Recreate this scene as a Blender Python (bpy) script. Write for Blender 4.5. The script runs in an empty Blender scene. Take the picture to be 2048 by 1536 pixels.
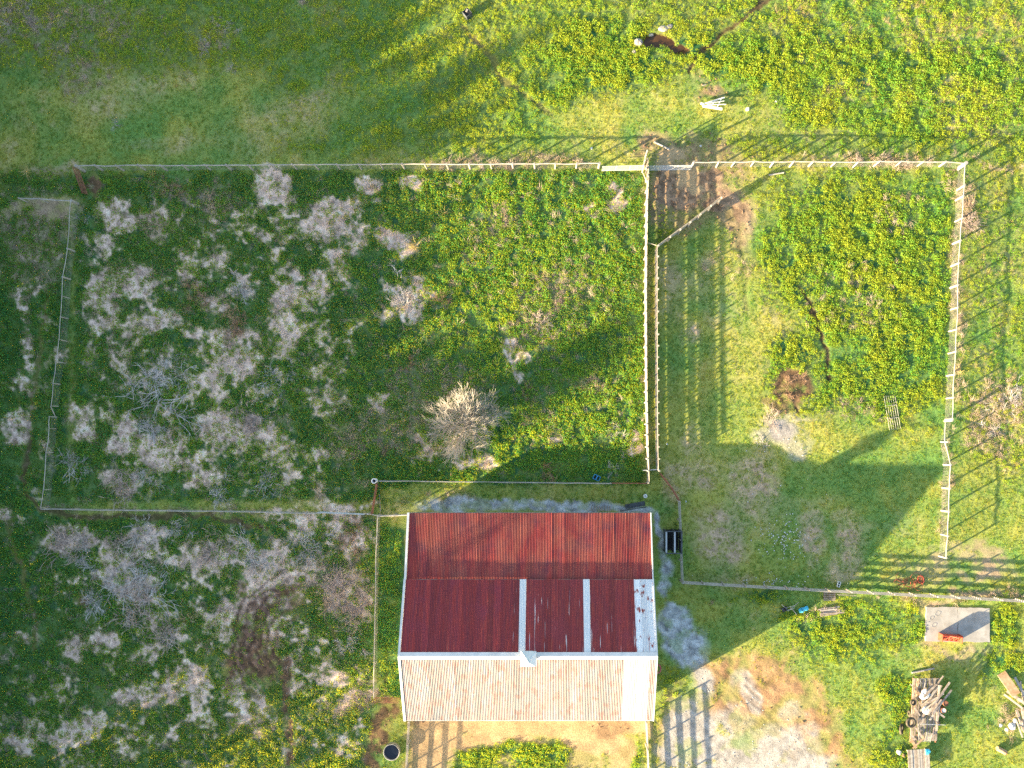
import bpy, math, random
import numpy as np
from mathutils import Vector, Matrix

# ------------------------------------------------------------------ camera, light, exposure
S = 0.055            # metres on the ground per photograph pixel
H = 78.0             # flying height of the camera
NX, NY = 1105.0, 880.0   # point of the ground straight below the camera (photo pixels)
SUN_EL, SUN_AZ = math.radians(11.4), math.radians(29.5)   # the sun stands low in the south-west
SUN_DIR = Vector((-math.cos(SUN_EL)*math.cos(SUN_AZ), -math.cos(SUN_EL)*math.sin(SUN_AZ), math.sin(SUN_EL)))

sc = bpy.context.scene
COL = sc.collection
cam_data = bpy.data.cameras.new("camera")
cam = bpy.data.objects.new("camera", cam_data)
COL.objects.link(cam)
cam.location = (0, 0, H)
cam.rotation_euler = (0, 0, 0)
cam_data.sensor_width = 36.0
cam_data.lens = 36.0 * (H / S) / 2048.0
cam_data.shift_x = (1024.0 - NX) / 2048.0
cam_data.shift_y = (NY - 768.0) / 2048.0
cam_data.clip_start = 1.0
cam_data.clip_end = 8000.0
sc.camera = cam

world = bpy.data.worlds.new("World")
sc.world = world
world.use_nodes = True
wn = world.node_tree
bg = wn.nodes["Background"]
sky = wn.nodes.new("ShaderNodeTexSky")
sky.sky_type = 'NISHITA'
sky.sun_disc = False
sky.sun_elevation = SUN_EL
sky.sun_rotation = math.atan2(SUN_DIR.x, SUN_DIR.y)
sky.air_density = 1.0
sky.dust_density = 1.2
sky.ozone_density = 0.7
wn.links.new(sky.outputs[0], bg.inputs[0])
bg.inputs[1].default_value = 0.085

sun_data = bpy.data.lights.new("sun", 'SUN')
sun_data.energy = 5.0
sun_data.angle = math.radians(0.55)
sun_data.color = (1.0, 0.80, 0.50)
sun = bpy.data.objects.new("sun", sun_data)
COL.objects.link(sun)
sun.rotation_euler = SUN_DIR.to_track_quat('Z', 'Y').to_euler()
sun.location = (-60, -40, 60)

sc.view_settings.view_transform = 'Standard'
sc.view_settings.look = 'None'
sc.view_settings.exposure = 2.65
sc.view_settings.gamma = 1.0
sc.view_settings.use_curve_mapping = False
sc.render.engine = 'CYCLES'
sc.cycles.use_denoising = False
sc.cycles.max_bounces = 5
sc.cycles.diffuse_bounces = 3
sc.cycles.glossy_bounces = 2
sc.cycles.transmission_bounces = 2
sc.cycles.transparent_max_bounces = 4
sc.cycles.use_adaptive_sampling = False
sc.render.film_transparent = False

R_ = random.Random(7)
NP = np.random.default_rng(11)

# ------------------------------------------------------------------ helpers
def P(px, py, h=0.0):
    """the place that the photograph shows at (px, py), at height h above the ground"""
    k = S * (H - h) / H
    return Vector(((px - NX) * k, (NY - py) * k, h))

def lin(c):
    return tuple(c) + (1.0,)

def tag(o, label=None, cat=None, group=None, kind=None):
    if label: o['label'] = label
    if cat: o['category'] = cat
    if group: o['group'] = group
    if kind: o['kind'] = kind
    return o

def empty(name, loc, label, cat, group=None, rz=0.0):
    o = bpy.data.objects.new(name, None)
    COL.objects.link(o)
    o.location = loc
    o.rotation_euler = (0, 0, rz)
    o.empty_display_size = 0.2
    return tag(o, label, cat, group)

def mesh_from(name, verts, faces, mat=None, smooth=False):
    me = bpy.data.meshes.new(name)
    me.from_pydata([tuple(v) for v in verts], [], faces)
    if mat is not None:
        me.materials.append(mat)
    if smooth:
        me.polygons.foreach_set('use_smooth', [True] * len(me.polygons))
    me.update()
    return me

def link(name, me, parent=None, loc=None):
    o = bpy.data.objects.new(name, me)
    COL.objects.link(o)
    if loc is not None:
        o.location = loc
    if parent is not None:
        o.parent = parent
    return o

class MB:
    """collects shapes into one mesh"""
    def __init__(self):
        self.v, self.f, self.m = [], [], []
    def add(self, verts, faces, mi=0):
        b = len(self.v)
        self.v += [tuple(p) for p in verts]
        self.f += [tuple(i + b for i in q) for q in faces]
        self.m += [mi] * len(faces)
    def box(self, c, s, rz=0.0, mi=0, M=None):
        x, y, z = s[0]/2, s[1]/2, s[2]/2
        vs = [Vector((a*x, b*y, d*z)) for d in (-1, 1) for b in (-1, 1) for a in (-1, 1)]
        R = M if M is not None else Matrix.Rotation(rz, 3, 'Z')
        c = Vector(c)
        self.add([R @ p + c for p in vs], [(0,2,3,1),(4,5,7,6),(0,1,5,4),(2,6,7,3),(0,4,6,2),(1,3,7,5)], mi)
    def seg(self, A, B, w, h, mi=0):
        A, B = Vector(A), Vector(B)
        self.box((A+B)/2, ((B-A).length, w, h), M=frame(B-A), mi=mi)
    def tube(self, pts, r, n=6, mi=0, r1=None, closed=False):
        pts = [Vector(p) for p in pts]
        m = len(pts)
        vs = []
        for i, p in enumerate(pts):
            if closed:
                d = pts[(i+1) % m] - pts[i-1]
            else:
                d = pts[min(i+1, m-1)] - pts[max(i-1, 0)]
            F = frame(d)
            rr = r if r1 is None else r + (r1 - r) * i / max(1, m-1)
            for k in range(n):
                a = 2*math.pi*k/n
                vs.append(p + F @ Vector((0, rr*math.cos(a), rr*math.sin(a))))
        fs = []
        for i in range(m if closed else m-1):
            j = (i+1) % m
            for k in range(n):
                l = (k+1) % n
                fs.append((i*n+k, i*n+l, j*n+l, j*n+k))
        if not closed:
            fs.append(tuple(range(n-1, -1, -1)))
            fs.append(tuple(range((m-1)*n, m*n)))
        self.add(vs, fs, mi)
    def lathe(self, prof, n=16, c=(0,0,0), M=None, mi=0):
        c = Vector(c); vs = []
        for (r, z) in prof:
            for k in range(n):
                a = 2*math.pi*k/n
                p = Vector((r*math.cos(a), r*math.sin(a), z))
                vs.append((M @ p if M is not None else p) + c)
        fs = []
        for i in range(len(prof)-1):
            for k in range(n):
                l = (k+1) % n
                fs.append((i*n+k, i*n+l, (i+1)*n+l, (i+1)*n+k))
        self.add(vs, fs, mi)
    def mesh(self, name, mats, smooth=False):
        if not isinstance(mats, (list, tuple)): mats = [mats]
        me = mesh_from(name, self.v, self.f, None, smooth)
        for q in mats: me.materials.append(q)
        me.polygons.foreach_set('material_index', self.m)
        return me
    def obj(self, name, mats, parent=None, loc=None, smooth=False):
        return link(name, self.mesh(name, mats, smooth), parent, loc)

def frame(d):
    """rotation whose X axis runs along d, Z as upright as possible"""
    x = Vector(d).normalized()
    up = Vector((0, 0, 1)) if abs(x.z) < 0.95 else Vector((0, 1, 0))
    y = up.cross(x).normalized()
    z = x.cross(y)
    return Matrix((x, y, z)).transposed()

_cache = {}
def unit(kind, mat, name):
    key = (kind, mat.name, name)
    if key not in _cache:
        b = MB()
        if kind == 'box':
            b.box((0.5, 0, 0), (1, 1, 1))
        else:
            b.tube([(0,0,0),(1,0,0)], 0.5, 8)
        _cache[key] = b.mesh(name, mat)
    return _cache[key]

def bar(name, parent, A, B, w, h, mat, kind='box', roll=0.0):
    """a straight part from A to B sharing one unit mesh with its likes"""
    A, B = Vector(A), Vector(B)
    d = B - A
    o = bpy.data.objects.new(name, unit(kind, mat, name))
    COL.objects.link(o)
    Rm = frame(d) @ Matrix.Rotation(roll, 3, 'X')
    base = parent.location if parent is not None else Vector((0,0,0))
    if parent is not None: o.parent = parent
    o.matrix_local = Matrix.Translation(A - base) @ Rm.to_4x4() @ Matrix.Diagonal((d.length, w, h, 1))
    return o

# ------------------------------------------------------------------ noise on numpy arrays
def _hash(ix, iy, seed):
    h = (ix.astype(np.int64)*374761393 + iy.astype(np.int64)*668265263 + seed*1442695041) & 0xffffffff
    h = ((h ^ (h >> 13)) * 1274126177) & 0xffffffff
    h = h ^ (h >> 16)
    return (h & 0xffff) / 65535.0

def vn(x, y, sc_, seed):
    x = x / sc_; y = y / sc_
    ix = np.floor(x); iy = np.floor(y)
    fx = x - ix; fy = y - iy
    fx = fx*fx*(3-2*fx); fy = fy*fy*(3-2*fy)
    a = _hash(ix, iy, seed); b = _hash(ix+1, iy, seed)
    c = _hash(ix, iy+1, seed); d = _hash(ix+1, iy+1, seed)
    return (a + (b-a)*fx)*(1-fy) + (c + (d-c)*fx)*fy

def fbm(x, y, sc_, seed, octv=4, gain=0.55):
    t = 0; amp = 1; tot = 0
    for o in range(octv):
        c, s = math.cos(o*0.7+seed), math.sin(o*0.7+seed)
        t = t + amp*vn(x*c - y*s, x*s + y*c, sc_/(2**o), seed*17+o)
        tot += amp; amp *= gain
    return t / tot          # 0..1, mean 0.5

def sm(a, b, x):
    t = np.clip((x-a)/(b-a), 0, 1)
    return t*t*(3-2*t)

# ------------------------------------------------------------------ materials
def mat_new(name, rough=0.85, spec=0.2):
    m = bpy.data.materials.new(name)
    m.use_nodes = True
    b = m.node_tree.nodes["Principled BSDF"]
    b.inputs['Roughness'].default_value = rough
    b.inputs['Specular IOR Level'].default_value = spec
    return m, m.node_tree, b

def node(nt, typ, **kw):
    n = nt.nodes.new(typ)
    for k, v in kw.items(): setattr(n, k, v)
    return n

def noise_mat(name, c1, c2, scale=6.0, stretch=(1,1,1), rough=0.85, spec=0.2, c3=None, s3=20.0, t3=0.62, metal=0.0, coord='world', bump=0.0):
    """two colours mixed by noise, a third in spots"""
    m, nt, b = mat_new(name, rough, spec)
    b.inputs['Metallic'].default_value = metal
    if coord == 'world':
        g = node(nt, 'ShaderNodeNewGeometry'); out = g.outputs['Position']
    else:
        g = node(nt, 'ShaderNodeTexCoord'); out = g.outputs['Object']
    mp = node(nt, 'ShaderNodeMapping'); mp.inputs['Scale'].default_value = stretch
    nt.links.new(out, mp.inputs['Vector'])
    n = node(nt, 'ShaderNodeTexNoise'); n.inputs['Scale'].default_value = scale; n.inputs['Detail'].default_value = 5
    nt.links.new(mp.outputs[0], n.inputs['Vector'])
    r = node(nt, 'ShaderNodeMapRange'); r.inputs[1].default_value = 0.34; r.inputs[2].default_value = 0.66
    nt.links.new(n.outputs['Fac'], r.inputs[0])
    mx = node(nt, 'ShaderNodeMix', data_type='RGBA')
    mx.inputs[6].default_value = lin(c1); mx.inputs[7].default_value = lin(c2)
    nt.links.new(r.outputs[0], mx.inputs[0])
    last = mx.outputs[2]
    if c3 is not None:
        n2 = node(nt, 'ShaderNodeTexNoise'); n2.inputs['Scale'].default_value = s3; n2.inputs['Detail'].default_value = 4
        nt.links.new(mp.outputs[0], n2.inputs['Vector'])
        r2 = node(nt, 'ShaderNodeMapRange'); r2.inputs[1].default_value = t3; r2.inputs[2].default_value = t3+0.06
        nt.links.new(n2.outputs['Fac'], r2.inputs[0])
        m2 = node(nt, 'ShaderNodeMix', data_type='RGBA')
        m2.inputs[7].default_value = lin(c3)
        nt.links.new(last, m2.inputs[6]); nt.links.new(r2.outputs[0], m2.inputs[0])
        last = m2.outputs[2]
    nt.links.new(last, b.inputs['Base Color'])
    if bump:
        bp = node(nt, 'ShaderNodeBump'); bp.inputs['Strength'].default_value = bump; bp.inputs['Distance'].default_value = 0.03
        nt.links.new(n.outputs['Fac'], bp.inputs['Height']); nt.links.new(bp.outputs[0], b.inputs['Normal'])
    return m

M = {}
M['post'] = noise_mat('weathered_post', (.27,.245,.215), (.42,.385,.345), 3)
M['rail'] = noise_mat('weathered_rail', (.29,.265,.235), (.43,.40,.36), 2)
M['board'] = noise_mat('fence_board', (.32,.27,.21), (.48,.42,.35), 1.6, c3=(.22,.18,.14), s3=9)
M['darkwood'] = noise_mat('old_wood', (.20,.16,.13), (.34,.29,.25), 3)
M['plank'] = noise_mat('scrap_plank', (.24,.185,.145), (.46,.39,.33), 2.2, c3=(.14,.11,.09), s3=7, t3=.6)
M['plank_tan'] = noise_mat('tan_plank', (.32,.20,.11), (.46,.33,.21), 2.2)
M['galv'] = noise_mat('galvanised_tube', (.36,.38,.40), (.48,.50,.52), 4, rough=.5, spec=.5)
M['wire'] = noise_mat('fence_wire', (.20,.19,.17), (.32,.31,.29), 3)
M['rust'] = noise_mat('rusty_tube', (.16,.07,.04), (.30,.14,.09), 5)
M['white'] = noise_mat('white_paint', (.58,.58,.58), (.70,.70,.70), 1.5, c3=(.42,.36,.31), s3=6, t3=.68)
M['redpaint'] = noise_mat('red_paint', (.38,.05,.03), (.46,.10,.05), 5, rough=.5, c3=(.35,.12,.06), s3=8, t3=.66)
M['hose'] = noise_mat('red_hose', (.24,.06,.045), (.34,.11,.07), 3)
M['blue'] = noise_mat('blue_plastic', (.03,.20,.42), (.06,.30,.55), 4, rough=.5)
M['cyan'] = noise_mat('cyan_tarp', (.04,.36,.55), (.10,.50,.68), 4, rough=.5)
M['black'] = noise_mat('black_rubber', (.015,.015,.016), (.035,.033,.032), 6, rough=.8)
M['tyre'] = noise_mat('dusty_tyre', (.05,.045,.035), (.11,.095,.07), 4, rough=.9)
M['stone'] = noise_mat('pale_rock', (.26,.225,.20), (.40,.36,.32), 3, bump=.4)
M['concrete'] = noise_mat('slab_concrete', (.27,.255,.235), (.38,.365,.345), .9, c3=(.30,.27,.23), s3=2.2, t3=.63)
M['water'] = noise_mat('brown_water', (.05,.025,.01), (.08,.04,.015), 2, rough=.08, spec=.5)
M['tankwater'] = noise_mat('dark_tank_water', (.008,.010,.018), (.012,.016,.028), 1.2, rough=.06, spec=.5)
M['steel'] = noise_mat('dull_steel', (.26,.25,.23), (.38,.36,.33), 4, rough=.55, spec=.4)
M['dark_iron'] = noise_mat('dark_iron', (.04,.045,.05), (.09,.10,.11), 3, rough=.6)
M['pink'] = noise_mat('pink_rope', (.50,.10,.12), (.60,.2,.2), 3)
M['bark'] = noise_mat('pale_bark', (.34,.30,.25), (.50,.45,.39), 3)
M['grey_stem'] = noise_mat('grey_dead_stem', (.36,.33,.30), (.60,.55,.51), .6)
M['tan_stem'] = noise_mat('tan_dead_stem', (.40,.28,.17), (.55,.42,.27), .8)
M['brown_stem'] = noise_mat('brown_dead_stem', (.28,.16,.10), (.44,.29,.19), .8)
M['pinkish_stem'] = noise_mat('pinkish_dead_stem', (.34,.26,.21), (.54,.43,.37), .8)
M['yellow_stem'] = noise_mat('yellow_dry_grass', (.46,.34,.11), (.60,.48,.2), .8)
M['trunk'] = noise_mat('dark_bark', (.10,.08,.06), (.18,.15,.12), 3)
M['leaf'] = noise_mat('dark_leaf', (.03,.06,.015), (.06,.10,.025), .5)
M['wallboard'] = noise_mat('barn_siding', (.55,.53,.50), (.70,.68,.65), .8)
M['soilclod'] = noise_mat('mud_clod', (.16,.095,.055), (.28,.18,.115), 1.5)
M['litter'] = noise_mat('white_litter', (.5,.52,.52), (.6,.6,.6), 2)

# ------------------------------------------------------------------ the ground: fields painted in photo pixels
GSTEP = 3.2
gx = np.concatenate([[-60000,-24000,-9000,-4000,-2200,-1300,-800,-500,-320,-220], np.arange(-160, 2212, GSTEP), [2280,2400,2600,3000,3700,5200,9000,24000,60000]])
gy = np.concatenate([[-60000,-24000,-9000,-4000,-2200,-1300,-800,-500,-320,-220], np.arange(-160, 1700, GSTEP), [1780,1900,2100,2500,3200,5200,9000,24000,60000]])
GX, GY = np.meshgrid(gx, gy)
WX = GX + 34*(fbm(GX, GY, 60, 1, 4)-.5)*2
WY = GY + 34*(fbm(GX, GY, 60, 2, 4)-.5)*2
WX2 = GX + 12*(fbm(GX, GY, 26, 3, 3)-.5)*2
WY2 = GY + 12*(fbm(GX, GY, 26, 4, 3)-.5)*2
n_big = fbm(GX, GY, 180, 5, 4)
n_mid = fbm(GX, GY, 46, 6, 4)
n_sml = fbm(GX, GY, 17, 7, 3)
n_fin = fbm(GX, GY, 8, 8, 2)

def blobs(lst, warp=1, soft=.55):
    """soft uneven patches: (x, y, half width, half height[, strength[, degrees]])"""
    out = np.zeros_like(GX)
    wx, wy = (WX, WY) if warp == 1 else ((WX2, WY2) if warp == 2 else (GX, GY))
    for b in lst:
        x, y, rx, ry = b[:4]
        st = b[4] if len(b) > 4 else 1.0
        an = math.radians(b[5]) if len(b) > 5 else 0.0
        dx, dy = wx-x, wy-y
        u = (dx*math.cos(an)+dy*math.sin(an))/rx
        v = (-dx*math.sin(an)+dy*math.cos(an))/ry
        d = np.sqrt(u*u+v*v)
        out = np.maximum(out, st*(1-sm(1-soft, 1+soft*.6, d)))
    return out

def lines(pls, w, warp=2, soft=.6):
    """bands along polylines"""
    out = np.zeros_like(GX)
    wx, wy = (WX2, WY2) if warp else (GX, GY)
    for pl in pls:
        for (x0, y0), (x1, y1) in zip(pl[:-1], pl[1:]):
            dx, dy = x1-x0, y1-y0
            t = np.clip(((wx-x0)*dx+(wy-y0)*dy)/(dx*dx+dy*dy), 0, 1)
            d = np.hypot(wx-x0-t*dx, wy-y0-t*dy)/w
            out = np.maximum(out, 1-sm(1-soft, 1+soft, d))
    return out

def rect(x0, y0, x1, y1, e=14, warp=2):
    wx, wy = (WX2, WY2) if warp == 2 else ((WX, WY) if warp == 1 else (GX, GY))
    return sm(x0-e, x0+e, wx)*(1-sm(x1-e, x1+e, wx))*sm(y0-e, y0+e, wy)*(1-sm(y1-e, y1+e, wy))

# dead pale thatch lying bare
straw = blobs([
 (248,435,28,48),(212,485,26,24,.8),(240,560,80,45),(285,552,48,42),(208,628,42,46),(236,700,48,40,.9),
 (540,380,45,48),(560,412,34,22),(700,430,78,44),(722,475,52,46),(648,458,44,26),(690,502,42,22),(792,480,46,30),
 (602,572,44,44),(574,596,32,26),(485,566,54,34,.9),(440,604,36,32,.8),(482,690,46,32),(468,732,64,38),(380,662,42,32,.8),
 (330,642,42,26,.8),(252,690,32,26),(742,378,26,20,.9),(822,372,34,22,.9),(812,596,60,54,.9),(52,606,24,52),(62,556,22,24,.8),(56,705,20,46,.8),
 (345,560,38,26,.5),(420,520,30,24,.6),(520,480,26,22,.6),(405,755,44,24,.6),(560,660,30,24,.6),(850,690,20,40,.4),
 (262,888,64,32),(302,906,42,22),(352,880,42,32),(432,850,42,42,.9),(482,862,44,30),(520,872,30,28),(232,962,54,26),(332,930,74,32),(432,952,52,26,.9),
 (150,832,40,24,.8),(180,868,30,26,.8),(150,1078,62,32,.9),(282,1082,64,30,.9),(262,1152,84,50,.9),(402,1112,64,40),(472,1092,54,36),(522,1128,64,52),
 (440,1240,30,36),(552,1155,54,42),(690,1190,46,62,.9),(642,1100,54,32,.8),(282,1392,54,28),(352,1370,74,34),(250,1402,28,38),(150,1472,54,42),
 (402,1360,42,22),(160,1290,28,24,.9),(196,1276,28,22,.9),(342,1406,22,16),(300,1300,30,24,.6),(60,1470,50,44,.6),(240,1480,40,34,.7),(340,1490,34,24,.7),
 (20,1290,26,24,.5),(40,760,26,30,.6),(120,690,16,40,.5),(20,1040,40,16,.8),(30,860,28,36,.7),(90,900,22,34,.6),
 (1240,395,26,22,.9),(1040,730,14,30,.9),(1020,710,14,22,.7),(1180,415,20,16,.5),(1230,850,20,18,.5),(1260,890,22,26,.6),(1120,870,20,12,.5),
 (690,1010,60,18,.6),(620,1050,60,26,.7),(560,1040,40,18,.7),(690,1045,34,26,.8),(590,1330,26,30,.4),(680,1400,70,20,.8,-28),(650,1500,80,16,.6),
 (640,905,24,20,.8),(700,905,30,16,.5),(770,820,50,40,.4),(860,900,60,26,.5),(940,930,60,24,.5),
 ])
straw = np.clip(straw, 0, 1)
thin_zone = np.maximum.reduce([rect(165,400,720,1000,30,1), rect(90,1060,740,1500,30,1)*1.15, rect(-160,480,120,1100,24,1)*.6, rect(-160,1250,620,1690,24,1)*.7])
st_w = np.maximum(straw, .30*thin_zone)
nz = .40*fbm(WX2, WY2, 30, 21, 4, .65) + .34*n_mid + .26*n_fin
straw_fine = np.clip(sm(.54, .66, nz + .26*st_w - .035) * np.minimum(1, st_w*3), 0, 1)


# thin, trampled pinkish turf behind the barn
worn = blobs([(1510,985,56,74,.9),(1440,1078,62,56,.95),(1626,1066,30,56,.95),(1702,1092,34,50,.9),(1690,1140,40,30,.6),(1390,890,30,40,.5),(1400,960,46,40,.6),
 (1350,960,26,50,.5),(1560,1010,60,40,.3),(1800,1040,60,30,.2),(1440,1150,60,20,.4),(1640,1000,50,16,.3),(1700,1040,60,14,.3),(1460,620,50,30,.3),
 (1340,540,40,40,.5),(1385,665,24,24,.9),(1400,560,40,40,.4),(1345,580,30,60,.4),(560,240,150,60,.25,-25),(250,190,120,40,.3,-20),(330,290,90,20,.35),(600,200,120,22,.35,-28),
 (120,330,60,16,.6),(505,1450,48,38,1),(350,365,40,12,.5),(70,470,80,60,.6),(40,540,60,40,.5)], 1)
worn = worn * (.55 + .9*sm(.35,.62,n_sml)*sm(.2,.6,n_mid))
worn = np.clip(worn, 0, 1)

gravel = np.maximum(blobs([(900,1010,66,16),(980,1010,90,15),(1080,1012,90,14),(1170,1014,80,13),(1240,1018,50,10),(1290,1020,26,9),
   (1318,1040,8,24),(1322,1090,10,44),(1330,1140,15,30),(1328,1170,12,24),(1350,1250,34,34),(1370,1290,46,40),(1386,1320,32,22),(1335,1222,18,26)], 2, .4), 0)
palegr = blobs([(1590,1430,26,24),(1490,1365,26,26),(1500,1395,16,24),(1395,1360,26,26,.8),(1380,1450,44,70,.9),(1400,1510,60,40,.9),(1560,1500,60,50),(1630,1500,26,50,.8),
   (1480,1500,60,40,.7),(1530,1530,120,40,.9),(1640,1530,50,30,.8),(1340,1510,22,34,.8),(1450,1440,50,36,.6),(1480,1590,240,60,.9)], 1, .5)
dirt = blobs([(1520,1420,90,60,.9),(1580,1400,80,50,.8),(1480,1340,70,40,.7),(1450,1410,60,50,.7),(1600,1465,70,60,.9),(1560,1350,50,50,.6,30),(1650,1480,40,70,.7),
   (1520,1330,40,40,.6),(1420,1350,50,30,.6),(1330,1480,20,50,.5),(1350,1400,36,40,.35),(1700,1530,40,30,.5)], 1, .5)
sand = np.maximum(rect(824, 1430, 1300, 1475, 10), blobs([(860,1500,36,50),(1000,1470,90,22),(1190,1482,90,30),(1240,1500,40,40,.8),(900,1480,50,30),(1010,1520,30,14,.5),(1170,1520,40,20,.6),(850,1560,40,60)], 1, .4))
browndirt = np.maximum(blobs([(775,1430,36,34),(765,1470,30,40),(745,1510,16,36,.8),(1250,1455,36,18,.5),(1215,1465,30,20,.5),(835,1450,20,20,.5),(500,1290,50,44,.8),(475,1330,24,60,1),(520,1330,40,36,1),(545,1210,80,20,.8,-28),
   (480,1200,18,70,.6),(520,1230,22,60,.5),(590,1200,40,30,.5),(650,1185,40,16,.4,25),(180,375,10,36,.8),(1590,768,36,30,.9),(1560,800,40,20,.6),(1635,770,14,30,.3),(265,1120,8,7,1),(160,1195,22,20,.7),
   (880,330,8,5,.3)], 1, .5),
   lines([[(578,1325),(570,1400),(574,1460),(582,1600)]], 9))
mud = blobs([(1372,372,78,52,.95),(1340,300,70,26,.6),(1410,300,60,40,.6),(1440,400,50,36,.8),(1470,430,40,34,.8),(1390,430,60,40,.5),(1320,400,26,70,.6),(1450,330,40,50,.5),(1310,295,46,18,.7),
   (1485,460,26,60,.6),(1400,170,30,30,.3),(1410,190,36,14,.7),(1290,300,30,14,.7)], 1, .5)
puddle = blobs([(1340,310,34,18,1,-10),(1330,325,24,10,.8),(1376,350,24,28,1),(1392,375,18,14,1)], 2, .35)
graymound = blobs([(1565,868,44,28,1),(1550,855,40,24,1),(1530,880,30,22,.7),(1590,890,36,20,.6),(1575,835,60,14,.5)], 1, .5)
tandirt = blobs([(100,420,60,28,.9),(40,420,50,16,.7),(1990,1140,50,36,.9),(1940,1110,70,22,.6),(1860,1125,70,20,.6),(1950,1165,90,14,.6),(1900,1095,90,10,.4),(1965,1100,60,16,.7),(1850,1155,80,20,.45),
   (1500,475,20,70,.5),(1900,1200,110,8,.9),(1850,1215,20,14,.7),(1915,1300,60,16,.7),(1850,1288,16,10,.6),(1960,1290,30,14,.6),(1950,1310,40,30,.4)], 1, .5)
trail = lines([[(1378,145),(1392,110),(1432,78),(1480,38),(1530,0),(1600,-60)]], 4.2) * .95
trail = np.maximum(trail, lines([[(1598,575),(1618,615),(1640,670),(1655,720),(1658,762)],[(1590,790),(1598,825)]], 4.0))
trail = np.maximum(trail, .3*lines([[(1474,420),(1484,500),(1490,580),(1496,620)]], 4.5))
trail = np.maximum(trail, .8*lines([[(60,880),(44,960),(52,995),(80,1022),(130,1030),(230,1034),(330,1030),(420,1032),(480,1048),(530,1056)]], 6))
trail = np.maximum(trail, .55*lines([[(930,60),(985,120),(1010,165),(1060,200),(1100,228)],[(98,600),(85,660),(68,760),(60,880)],[(20,1040),(32,1100),(45,1160),(70,1230),(74,1300)],[(655,1250),(680,1285),(690,1310)]], 6))
ruts = np.zeros_like(GX)
for r in (66, 84, 100, 116, 132, 150):
    d = np.abs(np.hypot(WX2-620, WY2-1290)-r*1.02 - 8*(n_mid-.5))
    a = np.degrees(np.arctan2(WY2-1290, WX2-620))
    ruts = np.maximum(ruts, (1-sm(2, 6, d))*sm(-260,-200,np.where(a>0,a-360,a))*(1-sm(-128,-90,np.where(a>0,a-360,a))))
ruts *= .85
tracks = np.zeros_like(GX)
for k in range(-4, 5):
    tracks = np.maximum(tracks, (1-sm(1.5, 5, np.abs((GX+6*(n_mid-.5)*2-1500)*-.66+(GY+5*(n_sml-.5)-1400)*.75 - k*9.5-2*(k%3))))*rect(1425,1335,1575,1465,24))
flowerdip = lines([[(772,1280),(770,1340),(764,1390)],[(776,1285),(800,1270)]], 3.2)*.8

bare = np.clip(straw_fine+gravel+palegr+dirt+sand+browndirt+mud+graymound+tandirt+trail*1.2+ruts, 0, 1)

# tall broad-leaved weeds
pad_left = rect(150, 345, 1286, 1000, 8)
weeds = np.maximum.reduce([pad_left*.95, rect(-260,395,140,1800,16)*.85, rect(-260,1035,748,1800,10)*.9,
   rect(-260,-260,560,140,50,1)*.5, rect(480,-260,2400,150,30,1)*.4, rect(540,80,1100,300,40,1)*.5,
   blobs([(1730,500,200,170,1),(1640,420,130,70,.9),(1790,700,120,140,.95),(1600,520,90,110,.9),(1650,640,60,60,.9),(1880,560,60,240,.9),(1560,380,70,40,.6),(1700,760,140,70,.8),(1580,740,60,60,.8)],1,.75)*rect(1320,340,1900,900,6),
   blobs([(1200,110,160,80,.9),(1100,160,90,60,.8),(1600,120,230,70,1),(1900,150,280,70,1),(1430,110,90,50,.9),(1850,230,240,60,.75),(1600,210,120,40,.8),(2100,200,120,120,.8),(1700,30,400,60,.5),(700,110,200,90,.5)],1,.5),
   rect(1300,255,2400,320,16,1)*.35, rect(1930,340,2400,1000,20,1)*.26, rect(755,1050,815,1400,8)*.8,
   rect(140,345,300,400,20)*.8, rect(0,340,160,400,16)*.6, blobs([(1060,1510,90,34,1),(1170,1500,50,24,.8),(940,1510,60,26,1),(1040,1476,20,8,.8),(1270,1512,28,26,1),(1110,1475,16,8,.8),(1050,1570,260,40,.8)],1,.4),
   blobs([(640,1480,90,60,.8),(1700,1260,140,60,.6),(1600,1245,60,30,.9),(1520,1190,60,20,.7),(1830,1240,26,50,.8),(2000,1260,30,50,.7),(1780,1500,40,60,.6),(1340,1400,30,60,.6),(1800,1400,26,60,.7),(2010,1330,60,30,.7)],1,.5),
   blobs([(1420,760,90,60,.25),(1750,780,130,60,.8),(1590,720,60,60,.7),(1450,420,40,40,.4),(1320,430,20,60,.6)],1,.5)])
lawn = np.maximum.reduce([blobs([(1500,720,44,200,1),(1480,880,160,60,1),(1780,980,120,110,.9),(1560,1060,200,110,.9),(1500,230,90,44,.9),(1250,240,160,40,.8),(500,250,330,60,.8,-15),(1560,400,60,44,.5)],1,.5),
   rect(1320,500,1470,1000,14), rect(760,968,1300,1000,6), rect(1900,940,2400,1100,30,1)*.9])
weeds = weeds*(1-.9*lawn)
patchy = sm(.36,.56,.6*n_mid+.4*n_sml+.0)
weed_d = np.clip(weeds*(.55+.75*patchy)*(1-.93*straw_fine)*(1-np.clip(1.5*(bare-straw_fine),0,1))*(1-.5*worn), 0, 1)
# green tufts that come up through the pale thatch
weed_d = np.maximum(weed_d, .45*straw*weeds*sm(.55,.64,n_fin*.4+n_sml*.6))
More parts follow.
